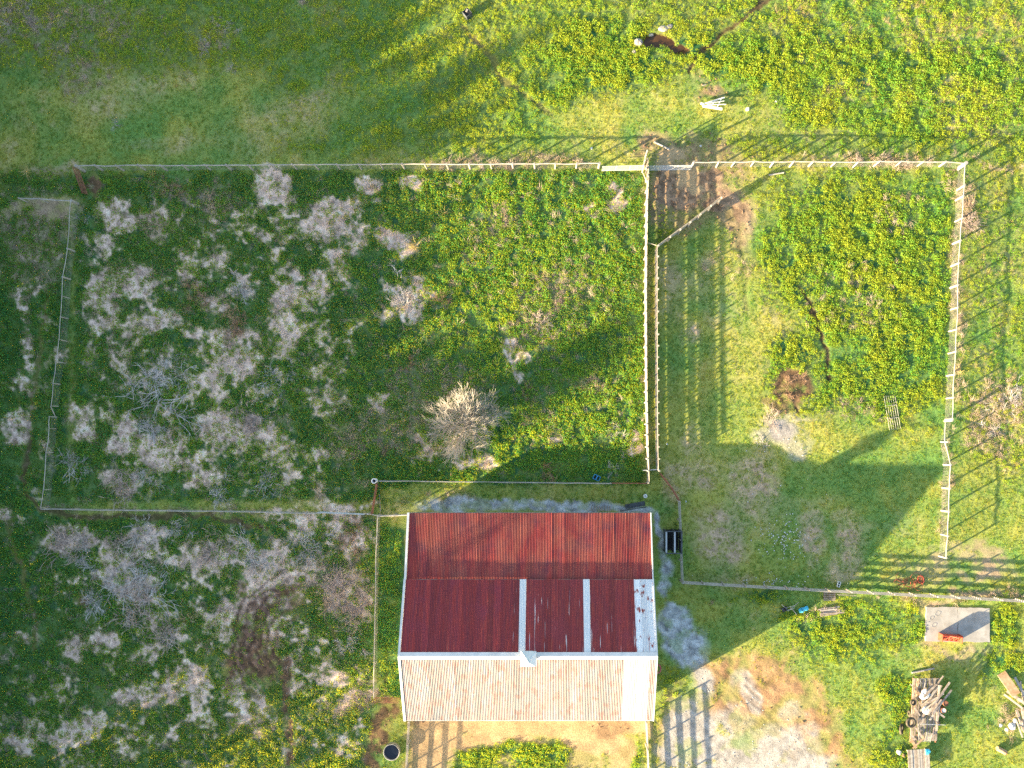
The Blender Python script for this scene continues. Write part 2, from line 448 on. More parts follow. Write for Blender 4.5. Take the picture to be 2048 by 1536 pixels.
# dry standing grass
sundry = blobs([(1900,60,150,60,1),(1950,205,100,60,1),(1780,40,140,34,.9),(1680,70,80,60,.7),(1840,180,150,44,1),(1960,250,90,34,1),(2030,190,50,60,1),(1720,190,100,30,1),(1600,30,90,24,.8),(1640,100,90,60,.5),(1990,480,50,120,.5),(1980,700,50,90,.6),(2000,830,60,90,1),(1960,620,30,60,.5),(1780,110,120,40,.35),(2000,120,60,40,.5),(30,40,50,50,.7),(200,30,110,36,.5),(170,130,70,50,.4),(430,70,60,40,.35),(90,110,90,50,.4),(620,20,80,20,.4),(330,170,90,30,.25),(1060,650,60,50,.5),(1090,560,60,40,.4),(1180,620,50,60,.35),(990,470,50,40,.4),(1120,760,60,40,.4),(700,880,50,40,.5),(800,860,60,40,.4)],1,.6)*sm(.35,.62,.6*n_sml+.4*n_mid)
dryd = np.clip(blobs([
   (960,322,90,12,1),(1060,320,90,10,.9),(1150,332,40,6,.6),(1790,318,70,10,1),(1700,325,160,6,.7),(1985,327,60,5,1),(1935,410,20,50,.9),(1917,600,7,240,.9),(1905,340,6,60,.8),(1895,960,8,170,.6),
   (1080,600,60,50,.5),(1070,660,60,40,.7),(1150,560,60,60,.5),(1000,440,50,40,.5),(960,500,60,40,.4),(1180,760,40,30,.6),(1090,830,40,20,.8),(870,770,100,60,.6),(780,860,120,50,.6),(720,900,60,30,.6),
   (2000,810,60,60,.8),(1980,870,50,40,.7),(420,400,60,34,.7),(350,380,60,24,.6),(310,450,40,30,.6),(260,700,60,60,.2),(30,40,50,50,.9),(200,40,110,40,.5),(180,150,60,40,.4),(430,70,50,40,.35),(130,60,100,60,.4),
   (1950,1205,200,6,.9),(1610,1230,20,10,.6),(1650,1220,34,10,.7),(2020,1440,30,40,.6),(700,1400,60,26,.8,-25),(700,1180,50,80,.8),(650,1150,60,60,.5),(900,1000,140,6,.5),(1700,820,60,20,.4),(1700,600,120,80,.15),(1790,420,60,40,.2),
   (80,380,80,10,.6),(70,460,80,60,.5),(60,500,70,80,.3),(1450,540,60,30,.2)],1,.5)
   + .30*straw + .10*rect(160,350,740,1000,10) + .12*rect(-200,1040,740,1700,10) + .10*rect(740,350,1286,900,20) + .6*lines([[(82,1017),(300,1019),(512,1023),(640,1025)]],4), 0, 1)

# colour of the ground
def C(*c): return np.array(c)
def over(base, col, k, var=None, amt=.25):
    col = np.asarray(col)[None,None,:]
    if var is not None:
        col = col*(1+amt*2*(var[...,None]-.5))
    return base*(1-k[...,None]) + col*k[...,None]
col = np.zeros(GX.shape+(3,))
g1, g2, g3 = C(.135,.25,.062), C(.325,.33,.075), C(.40,.31,.17)
t = sm(.22,.72,.6*n_mid+.4*n_big)[...,None]
col = g1*(1-t)+g2*t
thatch = sm(.50,.75,.5*n_sml+.5*n_big)*.55*(1-.6*lawn)
col = over(col, g3, thatch, n_fin, .4)
col = over(col, (.025,.10,.04), np.clip(weed_d*1.1,0,.95), n_fin, .5)  # dark green under the weeds paints in the shade between their clumps
col = over(col, (.44,.31,.22), worn*.85, n_fin, .5)
col = over(col, (.70,.52,.42), straw_fine*.97, .6*n_fin+.4*n_sml, .7)
col = over(col, (.30,.24,.15), np.clip(dryd-.3*straw,0,1)*.5, n_fin, .5)
col = over(col, (.46,.37,.20), sundry*.6, n_fin, .4)
col = over(col, (.27,.18,.115), np.clip(mud*1.25*(.8+.3*sm(.4,.6,n_sml)),0,1), n_fin, .7)
col = over(col, (.36,.27,.17), np.clip(tandirt*(.45+.7*sm(.4,.6,n_sml)),0,1), n_fin, .4)
col = over(col, (.35,.21,.11), np.clip(dirt*(.6+.9*sm(.36,.56,n_mid)),0,1), n_sml, .6)
col = over(col, (.38,.345,.305), np.clip(palegr*(.5+.9*sm(.38,.56,n_mid)),0,1), n_fin, .4)
col = over(col, (.20,.115,.065), tracks*.45*sm(.35,.6,n_mid), n_fin, .5)
col = over(col, (.43,.29,.155), sand, n_sml, .4)
col = over(col, (.125,.07,.045), np.clip(browndirt*1.1*(.45+.75*sm(.34,.56,n_sml)),0,1)*.92, .5*n_fin+.5*n_sml, .8)
col = over(col, (.09,.055,.04), ruts*.9, n_fin, .6)
col = over(col, (.36,.38,.39), np.clip(gravel*(.55+.7*sm(.36,.6,n_sml)),0,1), n_fin, .7)
col = over(col, (.33,.30,.27), graymound, .5*n_fin+.5*n_sml, .5)
col = over(col, (.075,.05,.032), np.clip(trail*1.1,0,1)*.95, n_fin, .6)
col = over(col, (.07,.075,.03), flowerdip, n_fin, .3)
col = over(col, (.42,.30,.165), puddle, n_fin, .1)
col = np.clip(col, .008, .75)

# relief
edge = sm(-158,-100,GX)*(1-sm(2150,2205,GX))*sm(-158,-100,GY)*(1-sm(1640,1690,GY))
z = .02*(n_fin-.5)*2 + .05*(n_sml-.5)*2*(.35+.65*weeds) + .05*(n_mid-.5)*2
z = z*(1-.75*np.clip(gravel+sand+puddle+palegr,0,1))*(1-.6*lawn)
z += .10*mud*(n_fin-.5) + .09*browndirt*(n_fin-.5) - .05*ruts - .07*np.clip(trail,0,1) - .015*tracks + .12*graymound*(n_sml) - .03*puddle - .06*flowerdip
z += .10*dirt*(n_sml-.5)
pond = blobs([(1316,84,38,15,1,8),(1345,92,36,10,1,10),(1300,80,20,8,1)], 2, .4)
z -= .16*pond
col = over(col, (.09,.05,.025), np.clip(pond*1.3,0,1), n_fin, .3)
flat = rect(798, 1012, 1316, 1412, 4, 0)
z = z*(1-flat)*edge
z = np.clip(z, -.22, .25)

nyv, nxv = GX.shape
verts = np.stack([(GX-NX)*S, (NY-GY)*S, z], -1).reshape(-1,3)
idx = np.arange(nyv*nxv).reshape(nyv, nxv)
quads = np.stack([idx[:-1,:-1], idx[1:,:-1], idx[1:,1:], idx[:-1,1:]], -1).reshape(-1,4)
gm = bpy.data.meshes.new("ground")
gm.vertices.add(len(verts)); gm.vertices.foreach_set('co', verts.ravel())
gm.loops.add(quads.size); gm.loops.foreach_set('vertex_index', quads.ravel().astype(np.int32))
gm.polygons.add(len(quads)); gm.polygons.foreach_set('loop_start', np.arange(0, quads.size, 4, dtype=np.int32))
gm.polygons.foreach_set('use_smooth', np.ones(len(quads), dtype=bool))
gm.update(calc_edges=True)
at = gm.color_attributes.new("soil", 'FLOAT_COLOR', 'POINT')
at.data.foreach_set('color', np.concatenate([col.reshape(-1,3), np.ones((nyv*nxv,1))], 1).ravel().astype(np.float32))
m, nt, b = mat_new('ground_cover', .95, .05)
ca = node(nt, 'ShaderNodeAttribute', attribute_name='soil')
geo = node(nt, 'ShaderNodeNewGeometry')
nA = node(nt, 'ShaderNodeTexNoise'); nA.inputs['Scale'].default_value = 5.5; nA.inputs['Detail'].default_value = 6; nA.inputs['Roughness'].default_value = .7
nt.links.new(geo.outputs['Position'], nA.inputs['Vector'])
nB = node(nt, 'ShaderNodeTexNoise'); nB.inputs['Scale'].default_value = 17; nB.inputs['Detail'].default_value = 3
nt.links.new(geo.outputs['Position'], nB.inputs['Vector'])
ra = node(nt, 'ShaderNodeMapRange'); ra.inputs[1].default_value = .3; ra.inputs[2].default_value = .7; ra.inputs[3].default_value = .62; ra.inputs[4].default_value = 1.42
nt.links.new(nA.outputs['Fac'], ra.inputs[0])
rb = node(nt, 'ShaderNodeMapRange'); rb.inputs[1].default_value = .3; rb.inputs[2].default_value = .7; rb.inputs[3].default_value = .7; rb.inputs[4].default_value = 1.3
nt.links.new(nB.outputs['Fac'], rb.inputs[0])
mm = node(nt, 'ShaderNodeMath', operation='MULTIPLY'); nt.links.new(ra.outputs[0], mm.inputs[0]); nt.links.new(rb.outputs[0], mm.inputs[1])
vm = node(nt, 'ShaderNodeVectorMath', operation='SCALE'); nt.links.new(ca.outputs['Color'], vm.inputs[0]); nt.links.new(mm.outputs[0], vm.inputs[3])
nt.links.new(vm.outputs[0], b.inputs['Base Color'])
bp = node(nt, 'ShaderNodeBump'); bp.inputs['Strength'].default_value = .6; bp.inputs['Distance'].default_value = .05
ad = node(nt, 'ShaderNodeMath', operation='ADD'); nt.links.new(nA.outputs['Fac'], ad.inputs[0]); nt.links.new(nB.outputs['Fac'], ad.inputs[1])
nt.links.new(ad.outputs[0], bp.inputs['Height']); nt.links.new(bp.outputs[0], b.inputs['Normal'])
gm.materials.append(m)
tag(link("ground", gm), kind='structure')

def gsample(F, px, py):
    """a field at photo pixels (inside the fine part)"""
    i = np.clip(np.searchsorted(gy, py)-1, 0, len(gy)-2); j = np.clip(np.searchsorted(gx, px)-1, 0, len(gx)-2)
    fy = np.clip((py-gy[i])/(gy[i+1]-gy[i]),0,1); fx = np.clip((px-gx[j])/(gx[j+1]-gx[j]),0,1)
    return (F[i,j]*(1-fx)+F[i,j+1]*fx)*(1-fy)+(F[i+1,j]*(1-fx)+F[i+1,j+1]*fx)*fy
def zat(px, py):
    return float(gsample(z, np.array([px]), np.array([py]))[0])
def G(px, py, dz=0.0):
    v = P(px, py); v.z = zat(px, py)+dz
    return v


# ------------------------------------------------------------------ the barn
XC, BX0, BX1 = -2.38, -15.10, 10.34
Y_EAVE_N = P(1060,1026,3.0).y
Y_KNEE = P(1058,1161,4.8).y
Y_RIDGE = P(1057,1312,7.6).y
Y_EAVE_S = P(1055,1441,4.8).y
barn = empty("barn", (XC, (Y_KNEE+Y_EAVE_S)/2, 0), "long gable barn with red corrugated north slopes and faded white south slope", "barn")

def roof_mat(name, base, dark, light, rib, streak, streak_t, extra=None, ribc=None):
    """painted corrugated sheet: colour runs down the slope in streaks"""
    m, nt, b = mat_new(name, .55, .3)
    g = node(nt, 'ShaderNodeNewGeometry')
    def nz(scale, st, det=4):
        mp = node(nt, 'ShaderNodeMapping'); mp.inputs['Scale'].default_value = st
        nt.links.new(g.outputs['Position'], mp.inputs['Vector'])
        n = node(nt, 'ShaderNodeTexNoise'); n.inputs['Scale'].default_value = scale; n.inputs['Detail'].default_value = det
        nt.links.new(mp.outputs[0], n.inputs['Vector']); return n.outputs['Fac']
    def ramp(f, a, c):
        r = node(nt, 'ShaderNodeMapRange'); r.inputs[1].default_value = a; r.inputs[2].default_value = c
        nt.links.new(f, r.inputs[0]); return r.outputs[0]
    def mix(a, c, f):
        x = node(nt, 'ShaderNodeMix', data_type='RGBA')
        for s, v in ((6, a), (7, c)):
            if isinstance(v, tuple): x.inputs[s].default_value = lin(v)
            else: nt.links.new(v, x.inputs[s])
        nt.links.new(f, x.inputs[0]); return x.outputs[2]
    c = mix(base, dark, ramp(nz(2.2, (2.2,.12,.12)), .38, .62))
    c = mix(c, light, ramp(nz(5.0, (2.0,.10,.10), 3), .56, .72))
    c = mix(c, rib, ramp(nz(.5, (1,1,1), 5), .50, .68))
    if ribc is not None:      # wear along the ridges of the corrugation
        sx = node(nt, 'ShaderNodeSeparateXYZ'); nt.links.new(g.outputs['Position'], sx.inputs[0])
        q = node(nt, 'ShaderNodeMath', operation='MULTIPLY_ADD'); q.inputs[1].default_value = 2*math.pi*4*39/25.44; q.inputs[2].default_value = 15.10*2*math.pi*4*39/25.44
        nt.links.new(sx.outputs[0], q.inputs[0])
        cs = node(nt, 'ShaderNodeMath', operation='COSINE'); nt.links.new(q.outputs[0], cs.inputs[0])
        fq = node(nt, 'ShaderNodeMath', operation='MULTIPLY'); nt.links.new(ramp(cs.outputs[0], .1, .8), fq.inputs[0]); nt.links.new(ramp(nz(.9, (1,.4,.4), 4), .38, .62), fq.inputs[1])
        c = mix(c, ribc, fq.outputs[0])
    if streak is not None:
        c = mix(c, streak, ramp(nz(4.2, (1.5,.05,.05), 3), streak_t, streak_t+.03))
    if extra is not None:
        c = mix(c, extra[0], ramp(nz(extra[1], extra[2], 5), extra[3], extra[3]+.08))
    # every sheet has weathered a little differently
    oi = node(nt, 'ShaderNodeObjectInfo')
    rv = node(nt, 'ShaderNodeMapRange'); rv.inputs[3].default_value = .84; rv.inputs[4].default_value = 1.16
    nt.links.new(oi.outputs['Random'], rv.inputs[0])
    vs_ = node(nt, 'ShaderNodeVectorMath', operation='SCALE'); nt.links.new(c, vs_.inputs[0]); nt.links.new(rv.outputs[0], vs_.inputs[3])
    nt.links.new(vs_.outputs[0], b.inputs['Base Color'])
    return m

RM = {
 'lean': roof_mat('rusty_red_sheet', (.36,.045,.036), (.22,.036,.042), (.40,.085,.05), (.17,.040,.05), None, 0, None, (.40,.12,.075)),
 'dark': roof_mat('dark_red_sheet', (.30,.034,.032), (.20,.028,.038), (.37,.055,.04), (.24,.032,.044), (.40,.12,.08), .71),
 'streaky': roof_mat('peeling_red_sheet', (.29,.036,.032), (.20,.030,.036), (.36,.07,.045), (.24,.035,.042), (.66,.60,.60), .665),
 'pale': roof_mat('faded_white_sheet', (.235,.235,.245), (.20,.185,.185), (.31,.31,.32), (.27,.20,.19), (.30,.17,.13), .70, ((.25,.15,.135), 1.5, (1.3,.6,.6), .53), (.27,.20,.165)),
 'white': roof_mat('white_sheet', (.74,.74,.74), (.70,.71,.72), (.78,.78,.78), (.72,.72,.73), None, 0),
 'patchy': roof_mat('white_sheet_with_rust_spots', (.74,.74,.74), (.70,.70,.72), (.78,.78,.78), (.72,.72,.73), (.34,.09,.06), .70, ((.30,.06,.045), 2.6, (1.2,.55,.55), .57)),
 'whitesouth': roof_mat('bright_white_sheet', (.39,.395,.41), (.36,.355,.36), (.42,.42,.43), (.36,.35,.345), None, 0, ((.50,.36,.27), 1.0, (2.4,.35,.35), .63)),
}
NSHEET = 39
WSH = (BX1-BX0)/NSHEET
def sheet_mesh(name, L, rise, amp, ribs, mat):
    """one corrugated sheet, X across, Y up the slope from 0 to L"""
    nx, ny = ribs*6, 5
    vs, fs = [], []
    for j in range(ny+1):
        y = L*j/ny
        for i in range(nx+1):
            x = (WSH+.012)*i/nx
            vs.append((x, y, rise*y/L + amp*math.cos(2*math.pi*ribs*i/nx)))
    for j in range(ny):
        for i in range(nx):
            a = j*(nx+1)+i
            fs.append((a, a+1, a+nx+2, a+nx+1))
    return mesh_from(name, vs, fs, mat, True)

def slope(y_low, z_low, y_high, z_high, mats, amp, over_low, label):
    L = abs(y_high-y_low); sgn = 1 if y_high > y_low else -1
    # the deck under the sheets
    b = MB()
    mid = Vector((XC, (y_low+y_high)/2, (z_low+z_high)/2-.09))
    b.seg((XC, y_low, z_low-.09), (XC, y_high, z_high-.09), BX1-BX0-.2, .06)
    rf = b.obj("roof", M['darkwood'], barn)
    rf.location = -barn.location
    rf['label'] = label
    for i in range(NSHEET):
        mk = mats(i)
        key = (label, mk)
        if key not in _cache:
            _cache[key] = sheet_mesh("roof_sheet", L, (z_high-z_low), amp, 4, RM[mk])
        s = link("roof_sheet", _cache[key], rf)
        x = BX0 + WSH*i
        tilt = R_.uniform(-.004, .004)
        if sgn > 0:
            s.location = (x, y_low+R_.uniform(-.02,.02), z_low+R_.uniform(-.004,.006))
            s.rotation_euler = (0, tilt, 0)
        else:
            s.location = (x+WSH, y_low+R_.uniform(-.02,.02), z_low+R_.uniform(-.004,.006))
            s.rotation_euler = (0, tilt, math.pi)
    return rf

def px_sheet(px, py, h):
    return int((P(px,py,h).x-BX0)/WSH)
w1, w2 = px_sheet(1046,1235,6.2), px_sheet(1168,1235,6.2)
wlast = NSHEET-1
def north_mat(i):
    if i in (w1, w2): return 'white'
    if i >= NSHEET-3: return 'patchy'
    if i > w1 or i in (w1-1, w1-5): return 'streaky'
    return 'dark'
ws0 = px_sheet(1246,1380,6.0)
slope(Y_EAVE_N, 3.0, Y_KNEE-.1, 4.55, lambda i: 'lean', .030, 0, "lower lean-to slope of rusty red corrugated sheets")
slope(Y_KNEE+.12, 4.80, Y_RIDGE, 7.6, north_mat, .026, 0, "upper north slope of dark red sheets with two white strips")
slope(Y_EAVE_S, 4.8, Y_RIDGE, 7.6, lambda i: 'whitesouth' if ws0 <= i < NSHEET-1 else 'pale', .026, 0, "south slope of faded white sheets stained with rust")

def bpart(name, mb, mats):
    o = mb.obj(name, mats, barn); o.location = -barn.location; return o
# ridge flashing: pieces of folded metal, lapping
nrc = 7
sl_n = (7.6-4.8)/(Y_KNEE+.12-Y_RIDGE); sl_s = (7.6-4.8)/(Y_RIDGE-Y_EAVE_S)
for k in range(nrc):
    x0 = BX0-.06 + (BX1-BX0+.12)*k/nrc; x1 = BX0-.06 + (BX1-BX0+.12)*(k+1)/nrc + .04
    b = MB(); zt = 7.69+.006*(k%2)
    wn_, ws_ = .36, .34
    vs = []
    for x in (x0, x1):
        vs += [(x, Y_RIDGE+wn_, zt-sl_n*wn_), (x, Y_RIDGE, zt), (x, Y_RIDGE-ws_, zt-sl_s*ws_),
               (x, Y_RIDGE-ws_, zt-sl_s*ws_-.02), (x, Y_RIDGE, zt-.03), (x, Y_RIDGE+wn_, zt-sl_n*wn_-.02)]
    fs = [(i, (i+1)%6, 6+(i+1)%6, 6+i) for i in range(6)] + [tuple(range(5,-1,-1)), tuple(range(6,12))]
    b.add(vs, fs)
    bpart("ridge_cap", b, M['white'])
# rake boards along the gable ends
for x in (BX0-.10, BX1+.02):
    sw = .22 if x < 0 else .12
    xx = x-(sw-.12)/2 if x < 0 else x+.04
    for (ya, za, yb, zb) in ((Y_EAVE_N+.03, 3.0, Y_KNEE-.02, 4.62), (Y_KNEE+.16, 4.80, Y_RIDGE+.02, 7.6), (Y_EAVE_S-.03, 4.8, Y_RIDGE-.02, 7.6)):
        b = MB(); b.seg((xx, ya, za-.01), (xx, yb, zb-.01), sw, .16)
        bpart("rake_board", b, M['white'])
# dark gutter edge along the north eave and the drip edge of the upper slope
b = MB(); b.seg((BX0, Y_EAVE_N+.03, 2.93), (BX1, Y_EAVE_N+.03, 2.93), .05, .12); bpart("fascia", b, M['darkwood'])
b = MB(); b.seg((BX0, Y_EAVE_S-.02, 4.70), (BX1, Y_EAVE_S-.02, 4.70), .05, .16); bpart("fascia", b, M['white'])
b = MB(); b.seg((BX0, Y_KNEE+.06, 4.66), (BX1, Y_KNEE+.06, 4.66), .05, .14); bpart("fascia", b, M['darkwood'])
# walls of upright boards
def wall_boards(A, B, tops):
    """a board wall from A to B; tops(t) gives its height"""
    A, B = Vector(A), Vector(B); n = max(2, int((B-A).length/.45)); bb = MB()
    d = (B-A)/n
    for k in range(n):
        p = A+d*k; q = A+d*(k+.96); h = min(tops(k/n), tops((k+.96)/n))
        nrm = Vector((-d.y, d.x, 0)).normalized()*(.02 if k%2 else .03)
        bb.add([p-nrm, q-nrm, q+nrm, p+nrm, (p-nrm)+Vector((0,0,h)), (q-nrm)+Vector((0,0,h)), (q+nrm)+Vector((0,0,h)), (p+nrm)+Vector((0,0,h))],
               [(0,3,2,1),(4,5,6,7),(0,1,5,4),(1,2,6,5),(2,3,7,6),(3,0,4,7)])
    return bb
ins = .35
yN, yS = Y_EAVE_N-ins, Y_EAVE_S+ins
def gable(t):
    y = yN + (yS-yN)*t
    if y > Y_KNEE: return 2.85 + (4.4-2.85)*(Y_EAVE_N-y)/(Y_EAVE_N-Y_KNEE)
    if y > Y_RIDGE: return 4.62 + (7.4-4.62)*(Y_KNEE-y)/(Y_KNEE-Y_RIDGE)
    return 4.62 + (7.4-4.62)*(y-Y_EAVE_S)/(Y_RIDGE-Y_EAVE_S)
for A, B, f in (((BX0+ins,yN,0),(BX1-ins,yN,0),lambda t: 2.85), ((BX0+ins,yS,0),(BX1-ins,yS,0),lambda t: 4.6),
                ((BX0+ins,yN,0),(BX0+ins,yS,0),gable), ((BX1-ins,yN,0),(BX1-ins,yS,0),gable)):
    bpart("wall", wall_boards(A, B, f), M['wallboard'])

# cupola on the ridge
cx = P(1057.5,1320,8.0).x
cup = empty("cupola", (cx, Y_RIDGE, 7.3), "small louvred cupola with metal pyramid roof straddling the barn ridge", "cupola")
b = MB(); b.box((0,0,.55), (.92,.92,1.3)); b.obj("body", M['white'], cup)
for s in range(4):
    Rz = Matrix.Rotation(s*math.pi/2, 3, 'Z')
    for k in range(5):
        b = MB(); c = Rz @ Vector((0, .49, .35+.16*k))
        b.box(c, (.74,.07,.03), M=Rz @ Matrix.Rotation(-.6, 3, 'X'))
        b.obj("louvre", M['white'], cup)
zr, ap, hw = 1.22, 2.25, .74
M['cuproof'] = noise_mat('cupola_metal', (.62,.66,.70), (.72,.75,.78), 2, rough=.4, spec=.5)
for s in range(4):
    Rz = Matrix.Rotation(s*math.pi/2, 3, 'Z')
    b = MB()
    tri = [Rz @ Vector(p) for p in ((-hw,hw,zr),(hw,hw,zr),(0,0,ap),(-hw,hw,zr-.05),(hw,hw,zr-.05),(0,0,ap-.06))]
    b.add(tri, [(1,0,2),(3,4,5),(0,1,4,3)])
    for k in (-2,-1,0,1,2):
        x = k*.28; top = Vector((x, abs(x)+.001, ap-(ap-zr)*(abs(x)/hw))); bot = Vector((x, hw, zr))
        b.seg(Rz@(bot+Vector((0,0,.015))), Rz@(top+Vector((0,0,.015))), .02, .03)
    b.obj("roof_panel", M['cuproof'], cup)
    e = Rz @ Vector((hw,hw,zr+.02))
    b = MB(); b.seg(e, (0,0,ap+.02), .06, .05); b.obj("hip_cap", M['cuproof'], cup)

# ------------------------------------------------------------------ fences and gates
def path_at(pts, px_list=None):
    return pts

def resample(pts, step):
    out = [pts[0]]; 
    for a, c in zip(pts[:-1], pts[1:]):
        L = (c-a).length; n = max(1, round(L/step))
        for k in range(1, n+1): out.append(a+(c-a)*k/n)
    return out

def groundz(v):
    return zat(v.x/S+NX, NY-v.y/S)

def rail_fence(label, tops, h, mesh_h, rail_w=.125, post_r=.10, wire_step=.30, name="wire_fence", matp='post', matr='rail', group=None, skip=(), lift=None, thick=None):
    """round posts, one top rail a span, woven wire below; tops are the post tops as seen"""
    pts = [P(x, y, h) for x, y in tops]
    base = Vector((pts[0].x, pts[0].y, 0))
    f = empty(name, base, label, "fence", group)
    for k, p in enumerate(pts):
        lean = Vector((R_.uniform(-.05,.05), R_.uniform(-.05,.05), 0))
        r = post_r*R_.uniform(.85,1.2)*(thick.get(k,1) if thick else 1)
        bar("post", f, (p.x+lean.x, p.y+lean.y, -.25), (p.x, p.y, h+R_.uniform(0,.10)), 2*r, 2*r, M[matp], 'cyl')
    for k in range(len(pts)-1):
        if k in skip: continue
        a, c = pts[k].copy(), pts[k+1].copy()
        n = (c-a).cross(Vector((0,0,1))).normalized()*.02
        a.z = h + R_.uniform(-.05,.01); c.z = h + R_.uniform(-.05,.01)
        if lift and k in lift: a.z, c.z = lift[k]
        # the rail is a bent pole: two pieces sagging slightly in one mesh
        m1 = (a+c)/2 + Vector((R_.uniform(-.05,.05), R_.uniform(-.05,.05), R_.uniform(-.05,.02)))
        b = MB(); b.tube([a-base+n, (a*.6+m1*.4)-base+n, m1-base+n, (c*.6+m1*.4)-base+n, c-base+n], rail_w/2, 6)
        b.obj("rail", M[matr], f)
    if mesh_h:
        b = MB(); t = .012
        for k in range(len(pts)-1):
            a, c = pts[k], pts[k+1]
            for j in range(6):
                zz = .06 + (mesh_h-.1)*(j/5)**1.15
                b.tube([(a.x-base.x,a.y-base.y,zz),(c.x-base.x,c.y-base.y,zz)], t*.55, 3)
            n = max(1, int((c-a).length/wire_step))
            for i in range(n):
                q = a+(c-a)*(i+.5)/n - base
                b.tube([(q.x,q.y,.03),(q.x+R_.uniform(-.02,.02),q.y+R_.uniform(-.02,.02),mesh_h)], t*.55, 3)
        b.obj("wire_mesh", M['wire'], f)
    return f

def board_fence(label, tops, h, step, nb, side, matb='board', matp='post', ext=0.12, bw=.15, name="board_fence", post=.13, gap0=.18):
    """square posts on one side (+1 left of the way along), boards two posts long on the other"""
    pts = resample([P(x, y, h) for x, y in tops], step)
    base = Vector((pts[0].x, pts[0].y, 0))
    f = empty(name, base, label, "fence")
    nrm = []
    for k, p in enumerate(pts):
        d = (pts[min(k+1,len(pts)-1)] - pts[max(k-1,0)]); d.z = 0
        nrm.append(Vector((-d.y, d.x, 0)).normalized()*side)
    for k, p in enumerate(pts):
        q = p + nrm[k]*(post/2+.02)
        l = Vector((R_.uniform(-.03,.03), R_.uniform(-.03,.03), 0))
        bar("post", f, (q.x+l.x, q.y+l.y, -.2), (q.x, q.y, h+ext+R_.uniform(-.05,.08)), post, post, M[matp])
    zs = [gap0 + (h-gap0-bw/2)*(j/(nb-1)) for j in range(nb)] if nb > 1 else [h]
    for j, zz in enumerate(zs):
        k = 0 if j % 2 == 0 else -1
        while k < len(pts)-1:
            a, c = pts[max(k,0)], pts[min(k+2, len(pts)-1)]
            if max(k,0) != min(k+2,len(pts)-1):
                off = nrm[max(k,0)]*-.018
                bar("board", f, (a.x+off.x, a.y+off.y, zz+R_.uniform(-.025,.025)), (c.x+off.x, c.y+off.y, zz+R_.uniform(-.025,.025)), .034, bw*R_.uniform(.92,1.08), M[matb])
            k += 2
    return f

def tube_gate(label, A, B, h, nbars, mat, name="tube_gate", z0=.22, braces=2, r=.027, group=None, tilt=(0,0,0)):
    """frame of tube, level bars, upright braces; A and B at the ground"""
    A, B = Vector(A), Vector(B); A.z = B.z = 0
    g = empty(name, A, label, "gate", group)
    d = B-A; up = Vector(tilt)+Vector((0,0,1))
    def at(u, zz): return d*u + up*zz
    b = MB(); b.tube([at(0,z0), at(1,z0), at(1,h), at(0,h)], r*1.15, 6, closed=True); b.obj("frame", mat, g)
    for k in range(1, nbars-1):
        b = MB(); zz = z0+(h-z0)*(k/(nbars-1))**1.1; b.tube([at(.004,zz), at(.996,zz)], r, 6); b.obj("bar", mat, g)
    for k in range(braces):
        u = (k+1)/(braces+1)
        b = MB(); b.tube([at(u,z0)+Vector((.0,.03,0)), at(u,h)+Vector((0,.03,0))], r, 6); b.obj("brace", mat, g)
    return g

# north fence, west of the gates
xs = [152,189,232,276,320,364,409,452,496,541,584,629,673,717,761,804,849,893,938,981,1025,1069,1111,1154,1199]
rail_fence("long pale north fence from the rusty gate to the tube gates, round posts and wire", [(x, 331.0-4.2*(x-152)/1047+R_.uniform(-.7,.7)) for x in xs], 1.45, 1.15, thick={0:1.5,24:1.4})
xs = [1388,1438,1470,1509,1548,1588,1627,1672,1717,1760,1803,1848,1892,1932]
rail_fence("north fence east of the tube gates, pale posts with wire and brown brush", [(x, 323+R_.uniform(-1,1)) for x in xs[:-1]]+[(1932,326)], 1.45, 1.2, thick={0:1.4,13:1.6}, wire_step=.2)
# east fence
e1 = [(1931,329),(1929,371),(1927,392),(1925,436),(1921,481),(1918,526),(1916,570),(1916,615),(1913,659),(1912,703),(1909,749),(1907,795),(1905,838)]
rail_fence("sunlit pale east fence with wire, north length beside the tall brown brush", e1, 1.5, 1.25, wire_step=.13, rail_w=.10)
e2 = [(1904.5,841),(1896,884),(1902,930),(1899,977),(1898,1023),(1896,1072),(1893,1116)]
rail_fence("south length of the east fence, its first rail sagging to the ground", e2, 1.5, 1.25, wire_step=.16, rail_w=.11, lift={0:(.25,.9),1:(.9,1.45)})
# west fence
rail_fence("west fence of thin blue-grey poles beside the overgrown paddock, upper length", [(142,400),(139,431),(135,497),(125,554),(124,592),(121,634),(118,679),(112,724),(106,767),(102,812)], 1.3, 1.0, rail_w=.085, post_r=.05, thick={2:1.8,3:1.9})
rail_fence("lower length of the west fence ending at the southwest corner, bare thin pole", [(99,833),(98,857),(92,905),(87,980),(81,1016)], 1.3, 1.0, rail_w=.09, post_r=.045)
wb = empty("fallen_rail", P(101,812,.8), "broken fence rail hanging down from the west fence", "rail")
bar("pole", wb, P(101.5,813,1.2), P(112,836,.1), .11, .11, M['rail'], 'cyl')
rail_fence("short fence along the top of the tan dirt patch at the west edge", [(37,396),(79,397),(142,401)], 1.3, 0, rail_w=.13, post_r=.085, thick={2:1.6})
# fence grown over with pale dry grass, south-west
xs = list(range(82,640,62))
rail_fence("low wire fence overgrown with pale dry grass along the south of the left paddock", [(x, 1018+8.5*(x-82)/560+R_.uniform(-.6,.6)) for x in xs]+[(640,1026.5)], 1.15, .95, rail_w=.09, post_r=.05)
tube_gate("silver tube gate in the overgrown fence left of the barn", P(641,1023), P(734,1027), 1.25, 6, M['galv'], name="tube_gate")
rail_fence("stub of pole fence between the silver gate and the barn corner post", [(735,1028),(755,1031)], 1.25, 0, rail_w=.10, post_r=.09)
